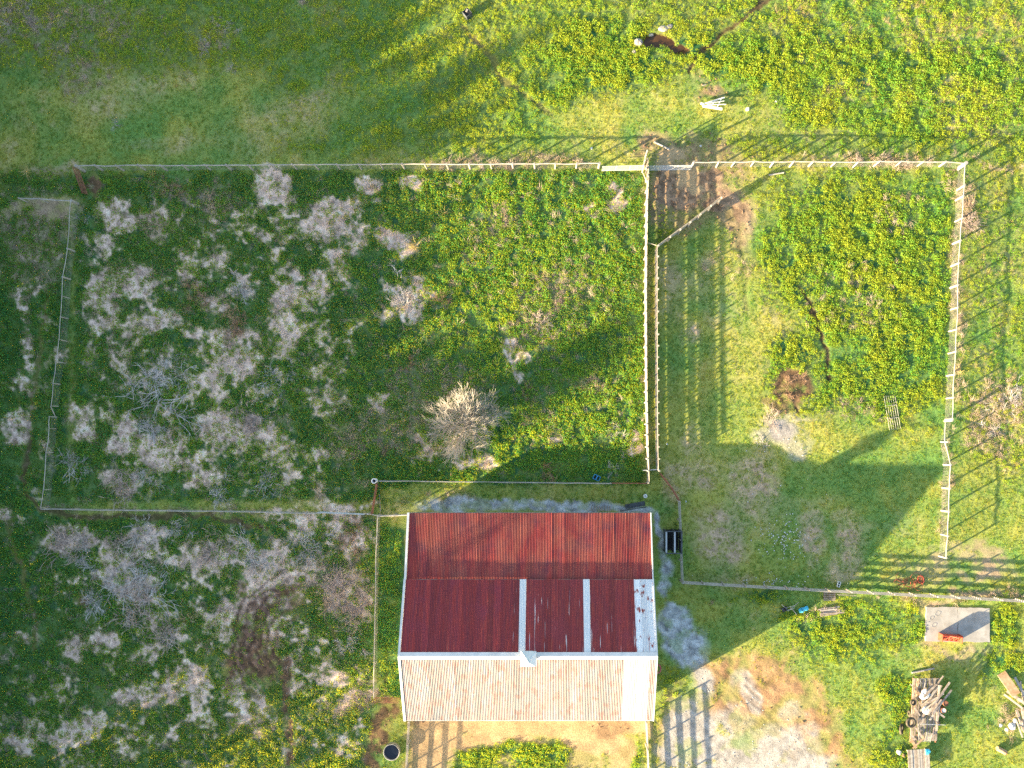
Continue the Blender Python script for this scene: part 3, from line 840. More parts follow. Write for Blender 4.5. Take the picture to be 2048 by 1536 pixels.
# small yard fence north of the barn
rail_fence("thin rail fence running along the yard north of the barn", [(758,962),(805,962),(850,963),(900,963.5),(948,964),(992,964.5),(1050,965),(1105,965.5),(1160,966),(1222,967)], 1.2, 1.0, rail_w=.07, post_r=.05)
tube_gate("rusty tube gate closing the yard fence beside the board alley", P(1222,965.6), P(1297,966), 1.2, 5, M['rust'], name="tube_gate")
tube_gate("rusty brown gate set askew beside the open barrel", P(756,966), P(746,1027), 1.4, 6, M['rust'], r=.045, tilt=(.10,0,0))
pl = empty("lying_post", P(760,1000), "thin weathered post lying by the rusty brown gate", "post")
bar("pole", pl, P(759,988,.12), P(761,1024,.1), .09, .09, M['darkwood'], 'cyl')
# pole fence to the barn and the west yard fence
rail_fence("pole and board fence joining the corner post to the barn", [(757,1032),(788,1031),(817,1029.5)], 1.3, 1.0, rail_w=.15, post_r=.09)
rail_fence("thin rail fence west of the barn ending at the rusty gate", [(755,1034),(753,1090),(751.5,1150),(750.5,1210),(749.5,1270),(748.5,1330),(747.5,1396)], 1.25, 1.05, rail_w=.10, post_r=.055)
tube_gate("rusty tube gate between the west yard fence and the barn corner", P(749,1392), P(802,1394), 1.3, 6, M['rust'], tilt=(0,-.14,0))
# cattle alley
board_fence("tall west board fence of the alley, sunlit boards with posts outside", [(1296,318),(1297.5,352),(1295.5,400),(1294,490),(1293,600),(1294,760),(1296,870),(1298.5,966)], 1.8, 1.2, 7, -1, bw=.20, gap0=.14)
board_fence("tall east board fence of the alley, boards gapped like a ladder", [(1315,491),(1315,600),(1315.5,760),(1316,870),(1317.5,942)], 1.8, 1.25, 5, 1, bw=.16)
board_fence("slanting board wing fence opening from the alley to the muddy patch", [(1316,490),(1340,472),(1380,443),(1442,394)], 1.75, 1.3, 6, -1, bw=.18)
dr = empty("alley_door", P(1296,487), "solid grey plank door across the alley top end", "door")
for k in range(8):
    zz = .18+.205*k
    bar("plank", dr, P(1296.5,486-0*zz,zz), P(1313,491,zz), .04, .19, M['board'])
tube_gate("short silver gate across the south end of the alley", P(1284,940), P(1316,938), 1.3, 5, M['galv'], braces=1)
# white gates at the head of the alley
tube_gate("white tube gate west of the alley head, six bars", P(1203,343), P(1286,341), 1.45, 6, M['white'], r=.02)
tube_gate("white tube gate over the puddle east of the alley head", P(1295,342), P(1380,340.5), 1.4, 6, M['white'], r=.02)
hp = empty("gate_post", P(1292,337), "tall weathered gate post at the head of the alley", "post")
bar("pole", hp, P(1291,338,-.3), P(1291.5,337,2.75), .24, .24, M['post'], 'cyl')
sw = empty("swung_gate", P(1289,322), "narrow board gate swung open north of the alley gate post", "gate")
for k in range(6):
    bar("board", sw, P(1287,334,.25+.3*k), P(1291.5,313,.25+.3*k), .04, .17, M['board'])
for u in (.05,.5,.95):
    a = P(1287+4.5*u-1,334-21*u,.15); bar("post", sw, a, (a.x,a.y,2.0), .11, .11, M['post'])
s2 = empty("slanting_gate", P(1289,355), "pale board gate leaning across the corner below the alley gate post", "gate")
for k in range(6):
    bar("board", s2, P(1285,344,.25+.28*k), P(1293,362,.25+.28*k), .04, .17, M['board'])
for u in (.05,.95):
    a = P(1285+8*u-1.5,344+18*u,.1); bar("post", s2, a, (a.x,a.y,1.95), .12, .12, M['post'])
# yard east of the barn
tube_gate("rusty curved gate from the alley end down to the grey pen fence", P(1318,946), P(1340,974), 1.35, 6, M['rust'], r=.045)
tube_gate("second rusty gate leaning between the first and the grey pen fence", P(1340.6,974.6), P(1357,1002), 1.35, 6, M['rust'], r=.045)
board_fence("grey board fence behind the dark cattle crush east of the barn", [(1360.5,1003),(1363.5,1080),(1366.5,1166)], 1.5, 2.0, 4, -1, matb='rail')
board_fence("long board fence crossing the lower right below the red hose heap", [(1366,1167),(1450,1172),(1536,1177),(1661,1184),(1875,1195),(2048,1204.5),(2180,1212)], 1.6, 2.42, 5, 1, matb='rail', bw=.17)
# south yard fences
board_fence("weathered brown fence running south from the barn's left corner", [(816,1444),(813.5,1490),(811,1540),(808,1610)], 1.4, 2.4, 4, 1, matb='board')
board_fence("pale board fence running south from the barn's right corner", [(1294,1446),(1297,1500),(1299,1560),(1303,1640)], 1.6, 2.6, 5, -1, matb='rail')

# ------------------------------------------------------------------ loose things
def at_empty(name, px, py, label, cat, group=None, rz=0.0, dz=0.0):
    return empty(name, G(px, py, dz), label, cat, group, rz)

# round stock tank full of dark water
t = at_empty("stock_tank", 785.5, 1500, "round galvanised stock tank full of dark water", "tank")
b = MB(); b.lathe([(.86,-.05),(.86,.58),(.90,.60),(.90,.64),(.84,.64),(.82,.60),(.82,.05)], 32); b.obj("wall", M['steel'], t, smooth=True)
b = MB(); b.lathe([(.83,.46),(.4,.462),(.001,.462)], 32); b.obj("water", M['tankwater'], t)
# open white barrel
t = at_empty("barrel", 752, 961, "white open-topped barrel standing by the rusty brown gate", "barrel")
b = MB(); b.lathe([(.25,0),(.27,.3),(.27,.6),(.25,.88),(.29,.90),(.29,.94),(.20,.94),(.19,.88),(.19,.2),(.001,.2)], 24); b.obj("shell", M['white'], t, smooth=True)
b = MB(); b.lathe([(.188,.6),(.001,.6)], 24); b.obj("water", M['tankwater'], t)
# white ring
t = at_empty("rubber_ring", 1290.5, 992, "small white tyre-shaped ring lying on the shaded grass", "ring")
b = MB(); b.tube([(.15*math.cos(a), .15*math.sin(a), .08) for a in np.linspace(0, 2*math.pi, 17)[:-1]], .085, 8, closed=True); b.obj("ring", M['white'], t, smooth=True)
# blue trough
t = at_empty("feed_trough", 1193, 955, "small blue rectangular trough on grass north of the thin yard fence", "trough", rz=math.radians(-25))
w, l, hh = .72, .5, .3
b = MB()
for c, s in (((0,l/2,.15),(w,.05,hh)),((0,-l/2,.15),(w,.05,hh)),((w/2,0,.15),(.05,l-.05,hh)),((-w/2,0,.15),(.05,l-.05,hh))): b.box(c, s)
b.obj("wall", M['blue'], t)
b = MB(); b.box((0,0,.03),(w-.06,l-.06,.04)); b.obj("bottom", M['dark_iron'], t)
b = MB(); b.box((0,0,.27),(.1,l-.06,.04)); b.obj("divider", M['blue'], t)

# cattle crush: dark steel pen with two bays
t = at_empty("cattle_crush", 1343, 1085, "dark steel cattle crush with two bays against the grey fence", "cattle crush")
def cp(px, py, h): return P(px, py, h) - t.location
x0, x1, y0, y1, hh = 1327, 1357, 1058, 1101, 2.0
xa, xb = P(x0,y0).x-t.location.x, P(x1,y0).x-t.location.x
ya, yb = P(x0,y0).y-t.location.y, P(x0,y1).y-t.location.y
for x in (xa, xa+(xb-xa)*.55, xb):
    for y in (ya, yb):
        b = MB(); b.box((x,y,hh/2),(.09,.09,hh)); b.obj("post", M['dark_iron'], t)
    b = MB(); b.box((x,(ya+yb)/2,.9),(.04,abs(yb-ya)-.1,1.6)); b.obj("side_panel", M['dark_iron'], t)
    b = MB(); b.box((x,(ya+yb)/2,hh-.06),(.16,abs(yb-ya)-.1,.12)); b.obj("top_rail", M['galv'] if x!=xb else M['dark_iron'], t)
for y in (ya, yb):
    b = MB(); b.box(((xa+xb)/2,y,hh+.04),(abs(xb-xa)+.1,.10,.07)); b.obj("cross_beam", M['dark_iron'], t)
b = MB(); b.box(((xa+xb)/2,(ya+yb)/2,.05),(abs(xb-xa)-.1,abs(yb-ya)-.1,.06)); b.obj("floor_plate", M['black'], t)

# concrete slab with a red box scraper
slab = at_empty("concrete_slab", 1915, 1249, "pale concrete slab with a joint line under the long board fence", "slab")
A = [P(1851,1213),P(1978,1216),P(1979,1284),P(1850,1282)]
mid = (A[0]+A[1])/2; mid2 = (A[3]+A[2])/2
def slab_piece(q):
    b = MB(); o = slab.location
    r = []
    for i in range(4):           # broken, uneven edge
        a, c = q[i], q[(i+1)%4]
        for k in range(8):
            j = .0 if k == 0 else .05
            r.append(a+(c-a)*k/8 + Vector((R_.uniform(-j,j), R_.uniform(-j,j), 0)))
    n = len(r)
    vs = [Vector((p.x-o.x,p.y-o.y,.12-o.z)) for p in r]+[Vector((p.x-o.x,p.y-o.y,-.2)) for p in r]
    b.add(vs, [tuple(range(n-1,-1,-1))]+[(i,(i+1)%n,n+(i+1)%n,n+i) for i in range(n)])
    return b.obj("concrete_bay", M['concrete'], slab)
gapv = (A[1]-A[0]).normalized()*.02
slab_piece([A[0], mid-gapv, mid2-gapv, A[3]]); slab_piece([mid+gapv, A[1], A[2], mid2+gapv])
for k, (px, py, r) in enumerate(((1873,1227,.27),(1861,1236,.2),(1866,1250,.24))):
    tt = at_empty("wire_ring", px, py, ["thin wire hoop at the slab's upper left corner","small wire hoop lowest left on the slab","flattened wire hoop nearest the slab's left edge"][k], "hoop")
    tt.location.z = .135
    b = MB(); b.tube([(r*math.cos(a)*(1+.15*math.sin(2*a)), r*math.sin(a), .01*math.sin(3*a)+.02) for a in np.linspace(0,2*math.pi,17)[:-1]], .009, 5, closed=True); b.obj("hoop", M['wire'], tt)
t = empty("box_scraper", P(1895,1272), "red box scraper with lattice front standing on the concrete slab", "scraper", rz=math.radians(-4))
t.location.z = .12
b = MB(); b.box((0,.22,.5),(2.1,.06,1.0)); b.obj("back_plate", M['redpaint'], t)
for x in (-1.07,1.07):
    b = MB(); b.box((x,-.05,.45),(.06,.8,.9)); b.obj("side_plate", M['redpaint'], t)
b = MB(); b.box((0,-.42,.10),(2.08,.10,.16)); b.obj("blade", M['redpaint'], t)
for xa_, xb_ in ((-1,-.5),(-.5,0),(0,.5),(.5,1)):
    b = MB(); b.seg((xa_,-.40,.18),((xa_+xb_)/2,.18,.85),.07,.07); b.seg(((xa_+xb_)/2,.18,.85),(xb_,-.40,.18),.07,.07); b.obj("brace", M['redpaint'], t)
b = MB(); b.seg((-.35,.25,1.0),(0,.32,1.75),.07,.07); b.seg((.35,.25,1.0),(0,.32,1.75),.07,.07); b.obj("hitch_frame", M['redpaint'], t)

# heap of red hose
t = at_empty("red_hose_heap", 1815, 1160, "tangled heap of red hose and pipe on the bare ground", "hose")
rr = random.Random(3)
for k in range(11):
    cxk, cyk = rr.uniform(-1.3,1.4), rr.uniform(-.7,.6); ra, rb_ = rr.uniform(.4,1.0), rr.uniform(.3,.7); a0 = rr.uniform(0,6.3); sp = rr.uniform(2.5,6.0)
    b = MB(); b.tube([(cxk+ra*math.cos(a0+sp*i/18)+rr.uniform(-.03,.03), cyk+rb_*math.sin(a0+sp*i/18), .08+.03*k*rr.uniform(.5,1)) for i in range(19)], .022, 6)
    b.obj("hose_loop", M['hose'] if k % 4 else M['redpaint'], t)
for k in range(5):
    x = 1.35+rr.uniform(-.25,.25); a = rr.uniform(0,3.1)
    b = MB(); b.tube([(x+.32*math.cos(a+.7*i), .1+.42*math.sin(a+.7*i), .12+.05*k) for i in range(9)], .024, 6); b.obj("hose_loop", M['pink'] if k<2 else M['redpaint'], t)

# things along the board fence
t = at_empty("concrete_block", 1676.5, 1168, "white concrete block on grass above the long board fence", "block", rz=math.radians(75))
b = MB()
b.box((0,-.13,.12),(.62,.05,.24)); b.box((0,.13,.12),(.62,.05,.24))
for x in (-.285,0,.285): b.box((x,0,.12),(.05,.21,.24))
b.obj("block", M['white'], t)
t = at_empty("tarp_bundle", 1606, 1218, "bright blue tarpaulin bundle in the junk below the long board fence", "tarpaulin", rz=math.radians(22))
b = MB()
rr = random.Random(5)
prof = [(.02,-.55),(.20,-.5),(.24,-.2),(.19,.05),(.25,.3),(.2,.5),(.02,.56)]
vs=[]; n=12
for (r,x) in prof:
    for k in range(n):
        a=2*math.pi*k/n; q=r*(1+rr.uniform(-.25,.25)); vs.append((x, q*math.cos(a)*1.1, .18+q*math.sin(a)*.75))
b.add(vs,[(i*n+k,i*n+(k+1)%n,(i+1)*n+(k+1)%n,(i+1)*n+k) for i in range(len(prof)-1) for k in range(n)])
b.obj("sheet", M['cyan'], t)
b = MB(); b.tube([(-.2,.2*math.cos(a)*1.2,.18+.21*math.sin(a)) for a in np.linspace(0,6.28,13)[:-1]], .02, 5, closed=True); b.obj("rope", M['black'], t)
t = at_empty("push_mower", 1568, 1218, "dark broken mower half sunk in weeds beside the blue bundle", "mower")
b = MB(); b.box((0,0,.18),(.55,.42,.16),rz=.4); b.obj("deck", M['dark_iron'], t)
b = MB(); b.lathe([(.14,.26),(.14,.4),(.1,.44),(.001,.44)],12); b.obj("engine", M['black'], t)
for sx in (-.24,.24):
    for sy in (-.2,.2):
        q = Matrix.Rotation(.4,3,'Z') @ Vector((sx,sy,.1)); b = MB(); b.lathe([(.001,-.03),(.11,-.03),(.11,.03),(.001,.03)],12,c=q,M=Matrix.Rotation(.4,3,'Z') @ Matrix.Rotation(math.pi/2,3,'X')); b.obj("wheel", M['black'], t)
b = MB(); b.tube([(.25,-.1,.25),(.9,.25,.75),(.9,.55,.75),(.2,.2,.25)], .018, 6); b.obj("handle", M['galv'], t)
for k,(a,c,lab) in enumerate((((1574,1222),(1596,1203),"pale pole leaning over the blue bundle"),((1580,1214),(1592,1228),"short pale stick crossing beside the blue bundle"),((1562,1208),(1572,1217),"grey board scrap at the left of the junk"))):
    q = at_empty("pole", a[0], a[1], lab, "pole"); bar("shaft", q, G(*a,.18), G(*c,.3), .07,.07,M['post'],'cyl')
for k in range(8):
    y = 1215+2.1*k; x0 = 1640+R_.uniform(-5,4); x1 = 1676+R_.uniform(-8,12)
    a, c = G(x0,y+1.5,.12+.05*(k%3)), G(x1,y-2.5+R_.uniform(-1,1),.12+.05*(k%3))
    q = empty("old_board", a, ["topmost","second","third","fourth","fifth","sixth","seventh","lowest"][k]+" old board of the pile lying below the long fence", "board", "old boards piled below the long board fence")
    bar("board", q, a, c, .15, .04, M['darkwood'] if k%2 else M['post'])
t = at_empty("pallet", 1658, 1192, "dark wooden pallet leaning in weeds under the long board fence", "pallet")
for k in range(5):
    b = MB(); b.box((0,-.4+.2*k,.16),(1.3,.11,.03)); b.obj("slat", M['darkwood'], t)
for x in (-.58,0,.58):
    b = MB(); b.box((x,0,.08),(.08,.95,.1)); b.obj("bearer", M['darkwood'], t)
t = at_empty("metal_frame", 1690, 1188, "thin pale metal frame standing in weeds by the long fence", "frame")
b = MB(); b.tube([(-.9,0,.1),(1.0,-.1,.1),(1.0,-.1,.6),(-.9,0,.6)], .02, 5, closed=True); b.obj("frame", M['wire'], t)

# fallen posts
for a, c, w, lab in (((1308,284),(1339,300),.20,"white fallen post lying beside the muddy gateway"),((1537,351),(1567,346),.17,"pale fallen post lying in grass below the north fence"),
                     ((1823,1345),(1867,1336),.20,"pale round post lying above the loaded trailer"),((1404,172),(1412,170),.10,"short stick near the metal frame"),):
    q = at_empty("fallen_post", a[0], a[1], lab, "post"); bar("shaft", q, G(*a,.1), G(*c,.12), w, w, M['post'], 'cyl')
    
# sunken gate in weeds
t = at_empty("sunken_gate", 1785, 825, "rusted pale gate lying half overgrown in the right paddock", "gate")
def lay(px, py, h=.13): return G(px, py, h)-t.location
q0, q1, q2, q3 = lay(1767,793), lay(1789,791), lay(1800,857), lay(1778,860)
b = MB(); b.tube([q0,q1,q2,q3], .025, 6, closed=True); b.obj("frame", M['steel'], t)
for k in range(1,5):
    b = MB(); b.tube([q0+(q1-q0)*k/5, q3+(q2-q3)*k/5], .02, 6); b.obj("bar", M['steel'], t)
for u in (.28,.66):
    b = MB(); b.tube([q0+(q3-q0)*u+Vector((0,0,.05)), q1+(q2-q1)*u+Vector((0,0,.05))], .03, 6); b.obj("brace", M['steel'], t)
# rusty gate lying north-west
t = at_empty("rusty_gate", 166, 368, "rusty brown barred gate lying below the north fence corner", "gate")
def lay2(px, py, h=.35): return G(px, py, h)-t.location
a0, a1, a2, a3 = lay2(157,340,1.0), lay2(167,342,.9), lay2(179,391), lay2(168,388)
b = MB(); b.tube([a0,a1,a2,a3], .04, 6, closed=True); b.obj("frame", M['rust'], t)
for k in range(1,6):
    b = MB(); b.tube([a0+(a1-a0)*k/6, a3+(a2-a3)*k/6], .03, 6); b.obj("bar", M['rust'], t)
for u in (.35,.7):
    b = MB(); b.tube([a0+(a3-a0)*u, a1+(a2-a1)*u], .03, 6); b.obj("brace", M['rust'], t)

# A-shaped metal frame in the top field
t = at_empty("steel_frame", 1430, 212, "white steel A-shaped frame lying open in the sunny top field", "frame")
def f_(px, py, h): return G(px, py, h)-t.location
for nm, a, c, w in (("side_beam",(1404,215,.35),(1443,221,.35),.24),("side_beam",(1406,211,.35),(1447,199,.45),.13),("cross_bar",(1420,217,.45),(1428,206,.5),.09),("cross_bar",(1432,219,.4),(1440,203,.5),.09),
                    ("inner_bar",(1412,212,.55),(1446,207,.6),.07),("inner_bar",(1412,214,.5),(1450,213,.5),.07),("coupling",(1400,209,.3),(1406,213,.4),.2)):
    b = MB(); b.seg(f_(*a), f_(*c), w, .10); b.obj(nm, M['white'] if nm!="inner_bar" else M['galv'], t)
b = MB(); b.box(f_(1494,220,.12),(.22,.22,.24)); 
q = at_empty("white_box", 1494, 220, "small white box in grass right of the steel frame", "box")
b = MB(); b.box((0,0,.14),(.26,.24,.28)); b.obj("body", M['white'], q); b = MB(); b.box((0,0,.295),(.30,.28,.03)); b.obj("lid", M['litter'], q)

# box in the far field
t = at_empty("black_box", 935.5, 31, "dark square crate standing alone in the top field", "crate", rz=.7)
for c, s in (((0,.36,.3),(.76,.04,.6)),((0,-.36,.3),(.76,.04,.6)),((.36,0,.3),(.04,.68,.6)),((-.36,0,.3),(.04,.68,.6))):
    b = MB(); b.box(c, s); b.obj("side", M['dark_iron'], t)
b = MB(); b.box((0,0,.5),(.66,.66,.04)); b.obj("lid", M['black'], t)
b = MB(); b.box((.1,.18,.56),(.3,.2,.08),rz=.4); b.obj("hinge_plate", M['stone'], t)

# rocks and the little pond
def rock(px, py, rx, ry, h, lab, seed):
    r = random.Random(seed); b = MB(); vs=[]; n=10
    prof=[(1.02,-.2),(1.0,.25),(.86,.7),(.55,.95),(.001,1.0)]
    for (q,zz) in prof:
        for k in range(n):
            a=2*math.pi*k/n; j=1+r.uniform(-.16,.16)
            vs.append((rx*q*j*math.cos(a), ry*q*j*math.sin(a), h*zz*(1+r.uniform(-.12,.12))))
    b.add(vs,[(i*n+k,i*n+(k+1)%n,(i+1)*n+(k+1)%n,(i+1)*n+k) for i in range(len(prof)-1) for k in range(n)])
    o = b.obj("rock", M['stone'], None, G(px,py)); tag(o, lab, "rock"); o.rotation_euler=(0,0,r.uniform(0,.6)); return o
rock(1276,86,.5,.42,.35,"large pale rock at the left end of the brown pond",1)
rock(1326,58,.55,.32,.18,"flat pale rock lying just above the brown pond",2)
rock(1338,54,.42,.25,.16,"pale rock right of the flat rock above the pond",3)
rock(1302,69,.32,.16,.12,"thin pale stone on the pond's upper edge",4)
rock(1268,104,.22,.3,.16,"small bluish stone below the large pale rock",5)
rock(1382,116,.14,.16,.12,"small stone on the end of the brown trail",6)
b = MB(); b.lathe([(1,0),(.001,0)], 28); 
b.v = [((70*.5*S*2*.62)*x*1.0, (26*S*.75)*y, 0) for (x,y,_z) in b.v]
wo = b.obj("pond_water", M['water'], None, (P(1330,88).x, P(1330,88).y, -.075)); wo['kind']='structure'

# the loaded trailer lower right
tr = at_empty("flat_trailer", 1845, 1420, "long flat trailer with plank deck buried under scrap wood", "trailer")
def tp(px, py, h): v = P(px,py); return Vector((v.x, v.y, h))-tr.location
L0, L1 = (1836,1352), (1826,1545)
for k in range(9):
    u = -1.1+2.2*k/8; b = MB(); b.seg(tp(1846+u*22,1352,.72), tp(1840+u*22,1476,.72), .26, .05); b.obj("deck_plank", M['darkwood'] if k%3 else M['plank'], tr)
for u in (-1,1):
    b = MB(); b.seg(tp(1846+u*25,1352,.62), tp(1840+u*25,1480,.62), .10, .16); b.obj("side_beam", M['rust'], tr)
for y in (1360,1418,1472):
    b = MB(); b.seg(tp(1820,y,.60), tp(1868,y,.60), .10, .10); b.obj("cross_beam", M['rust'], tr)
for x in (1816,1872):
    for y in (1425,1442):
        b = MB(); b.lathe([(.15,-.1),(.33,-.11),(.37,-.06),(.37,.06),(.33,.11),(.15,.1),(.15,-.1)], 16, c=tp(x,y,.37), M=Matrix.Rotation(math.pi/2,3,'Y')); b.obj("wheel", M['tyre'], tr, smooth=True)
rr = random.Random(21)
GB = "scrap boards heaped on the trailer"
def scrap(a, ha, c, hc, w, th, mat, lab, grp=None, cat="board", nm="scrap_board", roll=0.0):
    A_, C_ = P(a[0],a[1]), P(c[0],c[1]); A_.z, C_.z = ha, hc
    q = empty(nm, A_, lab, cat, grp)
    bar("board" if cat=="board" else "shaft", q, A_, C_, w, th, mat, 'box' if cat=="board" else 'cyl', roll)
scrap((1864,1361),1.5,(1860,1452),1.35,.22,.05,M['plank'],"longest pale pink plank lying lengthwise on top of the heap")
scrap((1886,1356),1.35,(1848,1404),1.6,.2,.05,M['plank'],"pale plank jutting out at the heap's upper right")
scrap((1891,1372),1.2,(1850,1418),1.55,.18,.05,M['plank'],"plank with broken tip jutting right from the heap")
scrap((1888,1380),1.1,(1846,1420),1.4,.16,.05,M['darkwood'],"grey plank jutting right below the broken-tipped one")
scrap((1858,1410),1.2,(1879,1428),1.0,.2,.05,M['plank'],"short plank poking out at the heap's lower right")
scrap((1826,1437),1.5,(1876,1439),1.5,.06,.06,M['galv'],"pale blue pole lying crosswise over the heap",None,"pole","scrap_pole")
scrap((1829,1352),.85,(1826,1392),.85,.2,.12,M['plank_tan'],"tan side board standing along the trailer's upper left edge")
scrap((1862,1448),.9,(1856,1468),.9,.3,.05,M['darkwood'],"dark blue-grey plank end below the longest plank")
for k in range(20):
    u = rr.uniform(-1,1); cx_ = 1852+rr.uniform(-8,14); cy_ = 1388+rr.uniform(-22,26); an = math.radians(rr.gauss(52,14)); L_ = rr.uniform(14,27)
    scrap((cx_+L_*math.cos(an),cy_-L_*math.sin(an)), .95+.03*k, (cx_-L_*math.cos(an),cy_+L_*math.sin(an)), 1.0+.03*k+rr.uniform(-.1,.1), rr.uniform(.12,.24), .045, M[rr.choice(['plank','plank','post','darkwood','board'])],
          "loose scrap board jumbled slantwise in the heap on the trailer", GB)
for k in range(14):
    cx_ = 1828+rr.uniform(-9,12); cy_ = 1392+rr.uniform(-26,28); an = math.radians(rr.gauss(100,25)); L_ = rr.uniform(6,15)
    scrap((cx_+L_*math.cos(an),cy_-L_*math.sin(an)), .85+.02*k, (cx_-L_*math.cos(an),cy_+L_*math.sin(an)), .85+.02*k+rr.uniform(-.1,.1), rr.uniform(.07,.16), .04, M[rr.choice(['plank','post','darkwood','plank_tan'])],
          "short board scrap upright in the left side of the trailer heap", "short board scraps at the heap's left side")
for k in range(9):
    cx_ = 1824+rr.uniform(-8,12); cy_ = 1466+rr.uniform(-12,14); an = math.radians(rr.gauss(120 if k%3 else 35,12)); L_ = rr.uniform(6,13)
    scrap((cx_+L_*math.cos(an),cy_-L_*math.sin(an)), .8+.04*k, (cx_-L_*math.cos(an),cy_+L_*math.sin(an)), .85+.04*k, rr.uniform(.15,.28), .05, M[rr.choice(['plank','plank_tan','plank'])],
          "tan board offcut piled below the two tyres", "tan board offcuts below the tyres")
# white sheets and tins in the heap
def crumple(name, px, py, h, r, mat, lab, cat, seed, flat_=.35):
    r2 = random.Random(seed); b = MB(); n=9; vs=[]
    for (q,zz) in ((.95,0),(1,.4),(.6,.85),(.001,1)):
        for k in range(n):
            a=2*math.pi*k/n; j=1+r2.uniform(-.3,.3); vs.append((r*q*j*math.cos(a), r*q*j*math.sin(a), r*flat_*zz*(1+r2.uniform(-.3,.3))))
    b.add(vs,[(i*n+k,i*n+(k+1)%n,(i+1)*n+(k+1)%n,(i+1)*n+k) for i in range(3) for k in range(n)])
    v = P(px,py); o = b.obj(name, mat, None, (v.x,v.y,h)); tag(o, lab, cat); return o
crumple("plastic_sheet",1838,1382,1.15,.55,M['litter'],"crumpled white plastic sheet in the upper heap","plastic",1)
crumple("plastic_sheet",1840,1412,1.25,.45,M['litter'],"folded white plastic sheet low in the heap's middle","plastic",2)
crumple("plastic_bag",1856,1412,1.2,.25,M['litter'],"round white bag beside the longest plank","bag",3,.7)
for px,py,lab,mt in ((1884,1402,"rusty round drum at the heap's right edge",'rust'),(1880,1416,"white-bottomed drum at the heap's right edge",'litter')):
    v = P(px,py); q = empty("drum", (v.x,v.y,0), lab, "drum")
    b = MB(); b.lathe([(.3,0),(.3,.75),(.27,.78),(.27,.74),(.001,.72)],18); b.obj("shell", M['rust'], q, smooth=True)
    b = MB(); b.lathe([(.26,.745),(.001,.745)],18); b.obj("lid", M[mt], q)
t = None
def tyre(px, py, h, r, tilt, lab):
    v = P(px,py,h); q = empty("tyre", v, lab, "tyre")
    Mx = Matrix.Rotation(tilt,3,'Y')
    b = MB(); b.lathe([(r*.55,-.09),(r*.9,-.12),(r,-.07),(r,.07),(r*.9,.12),(r*.55,.09),(r*.5,0),(r*.55,-.09)], 22, M=Mx); b.obj("rubber", M['tyre'], q, smooth=True)
    return q
tyre(1822,1445,1.15,.58,.12,"worn tan tyre lying flat on top beside the crate rack")
tyre(1803,1458,.42,.58,.9,"black tyre leaning at the trailer's left side")
tyre(1826,1405,1.0,.34,.2,"small dark tyre buried in the heap's left side")
for px,py,r,lab in ((1846,1362,.28,"rusty wire hoop at the top of the heap"),(1838,1370,.22,"second wire hoop half under white plastic")):
    v = P(px,py,1.2); q = empty("wire_hoop", v, lab, "hoop")
    b = MB(); b.tube([(r*math.cos(a),r*math.sin(a),.04*math.sin(2*a)) for a in np.linspace(0,6.283,19)[:-1]], .02, 5, closed=True); b.obj("hoop", M['wire'], q)
# black rack
v = P(1842,1460,1.0); t = empty("slat_rack", v, "long black rack of narrow slats on the trailer", "rack", rz=math.radians(3))
for x in (-.27,.27):
    b = MB(); b.box((x,0,0),(.05,2.6,.06)); b.obj("side_rail", M['wire'], t)
for k in range(22):
    b = MB(); b.box((0,-1.24+.118*k,.0),(.49,.035,.035)); b.obj("slat", M['wire'] if k%2 else M['post'], t)
v = P(1854,1472,.9); t = empty("wire_cage", v, "pale wire cage right of the black rack", "cage", rz=math.radians(-12))
b = MB(); b.tube([(-.3,-.5,.3),(.3,-.5,.3),(.3,.5,.3),(-.3,.5,.3)], .025, 5, closed=True); b.tube([(-.3,-.5,-.2),(.3,-.5,-.2),(.3,.5,-.2),(-.3,.5,-.2)], .025, 5, closed=True); b.obj("frame", M['steel'], t)
for k in range(7):
    b = MB(); b.tube([(-.3+.1*k,-.5,.3),(-.3+.1*k,.5,.3)], .014, 5); b.obj("wire", M['steel'], t)
# grey plank deck at the bottom edge
v = P(1832,1520); t = empty("plank_deck", (v.x,v.y,0), "grey plank platform at the bottom edge below the trailer", "platform", rz=math.radians(3))
for k in range(9):
    b = MB(); b.box((-1.06+.265*k,0,.62+R_.uniform(-.02,.02)),(.235,2.9,.05)); b.obj("plank", M['post'] if k%3 else M['darkwood'], t)
for y in (-1.2,0,1.2):
    b = MB(); b.box((0,y,.53),(2.3,.12,.11)); b.obj("bearer", M['darkwood'], t)
for x in (-1,1):
    for y in (-1.2,1.2):
        b = MB(); b.box((x,y,.22),(.12,.12,.5)); b.obj("leg", M['darkwood'], t)
crumple("plastic_bag",1797,1503,.1,.28,M['litter'],"white and brown bag on grass left of the plank platform","bag",8,.6)
crumple("plastic_bag",1806,1510,.1,.2,M['plank_tan'],"small tan bag on grass beside the white and brown bag","bag",9,.6)
crumple("green_rag",1846,1496,.95,.3,M['cyan'],"teal rag among tan offcuts under the black rack","rag",10,.3)

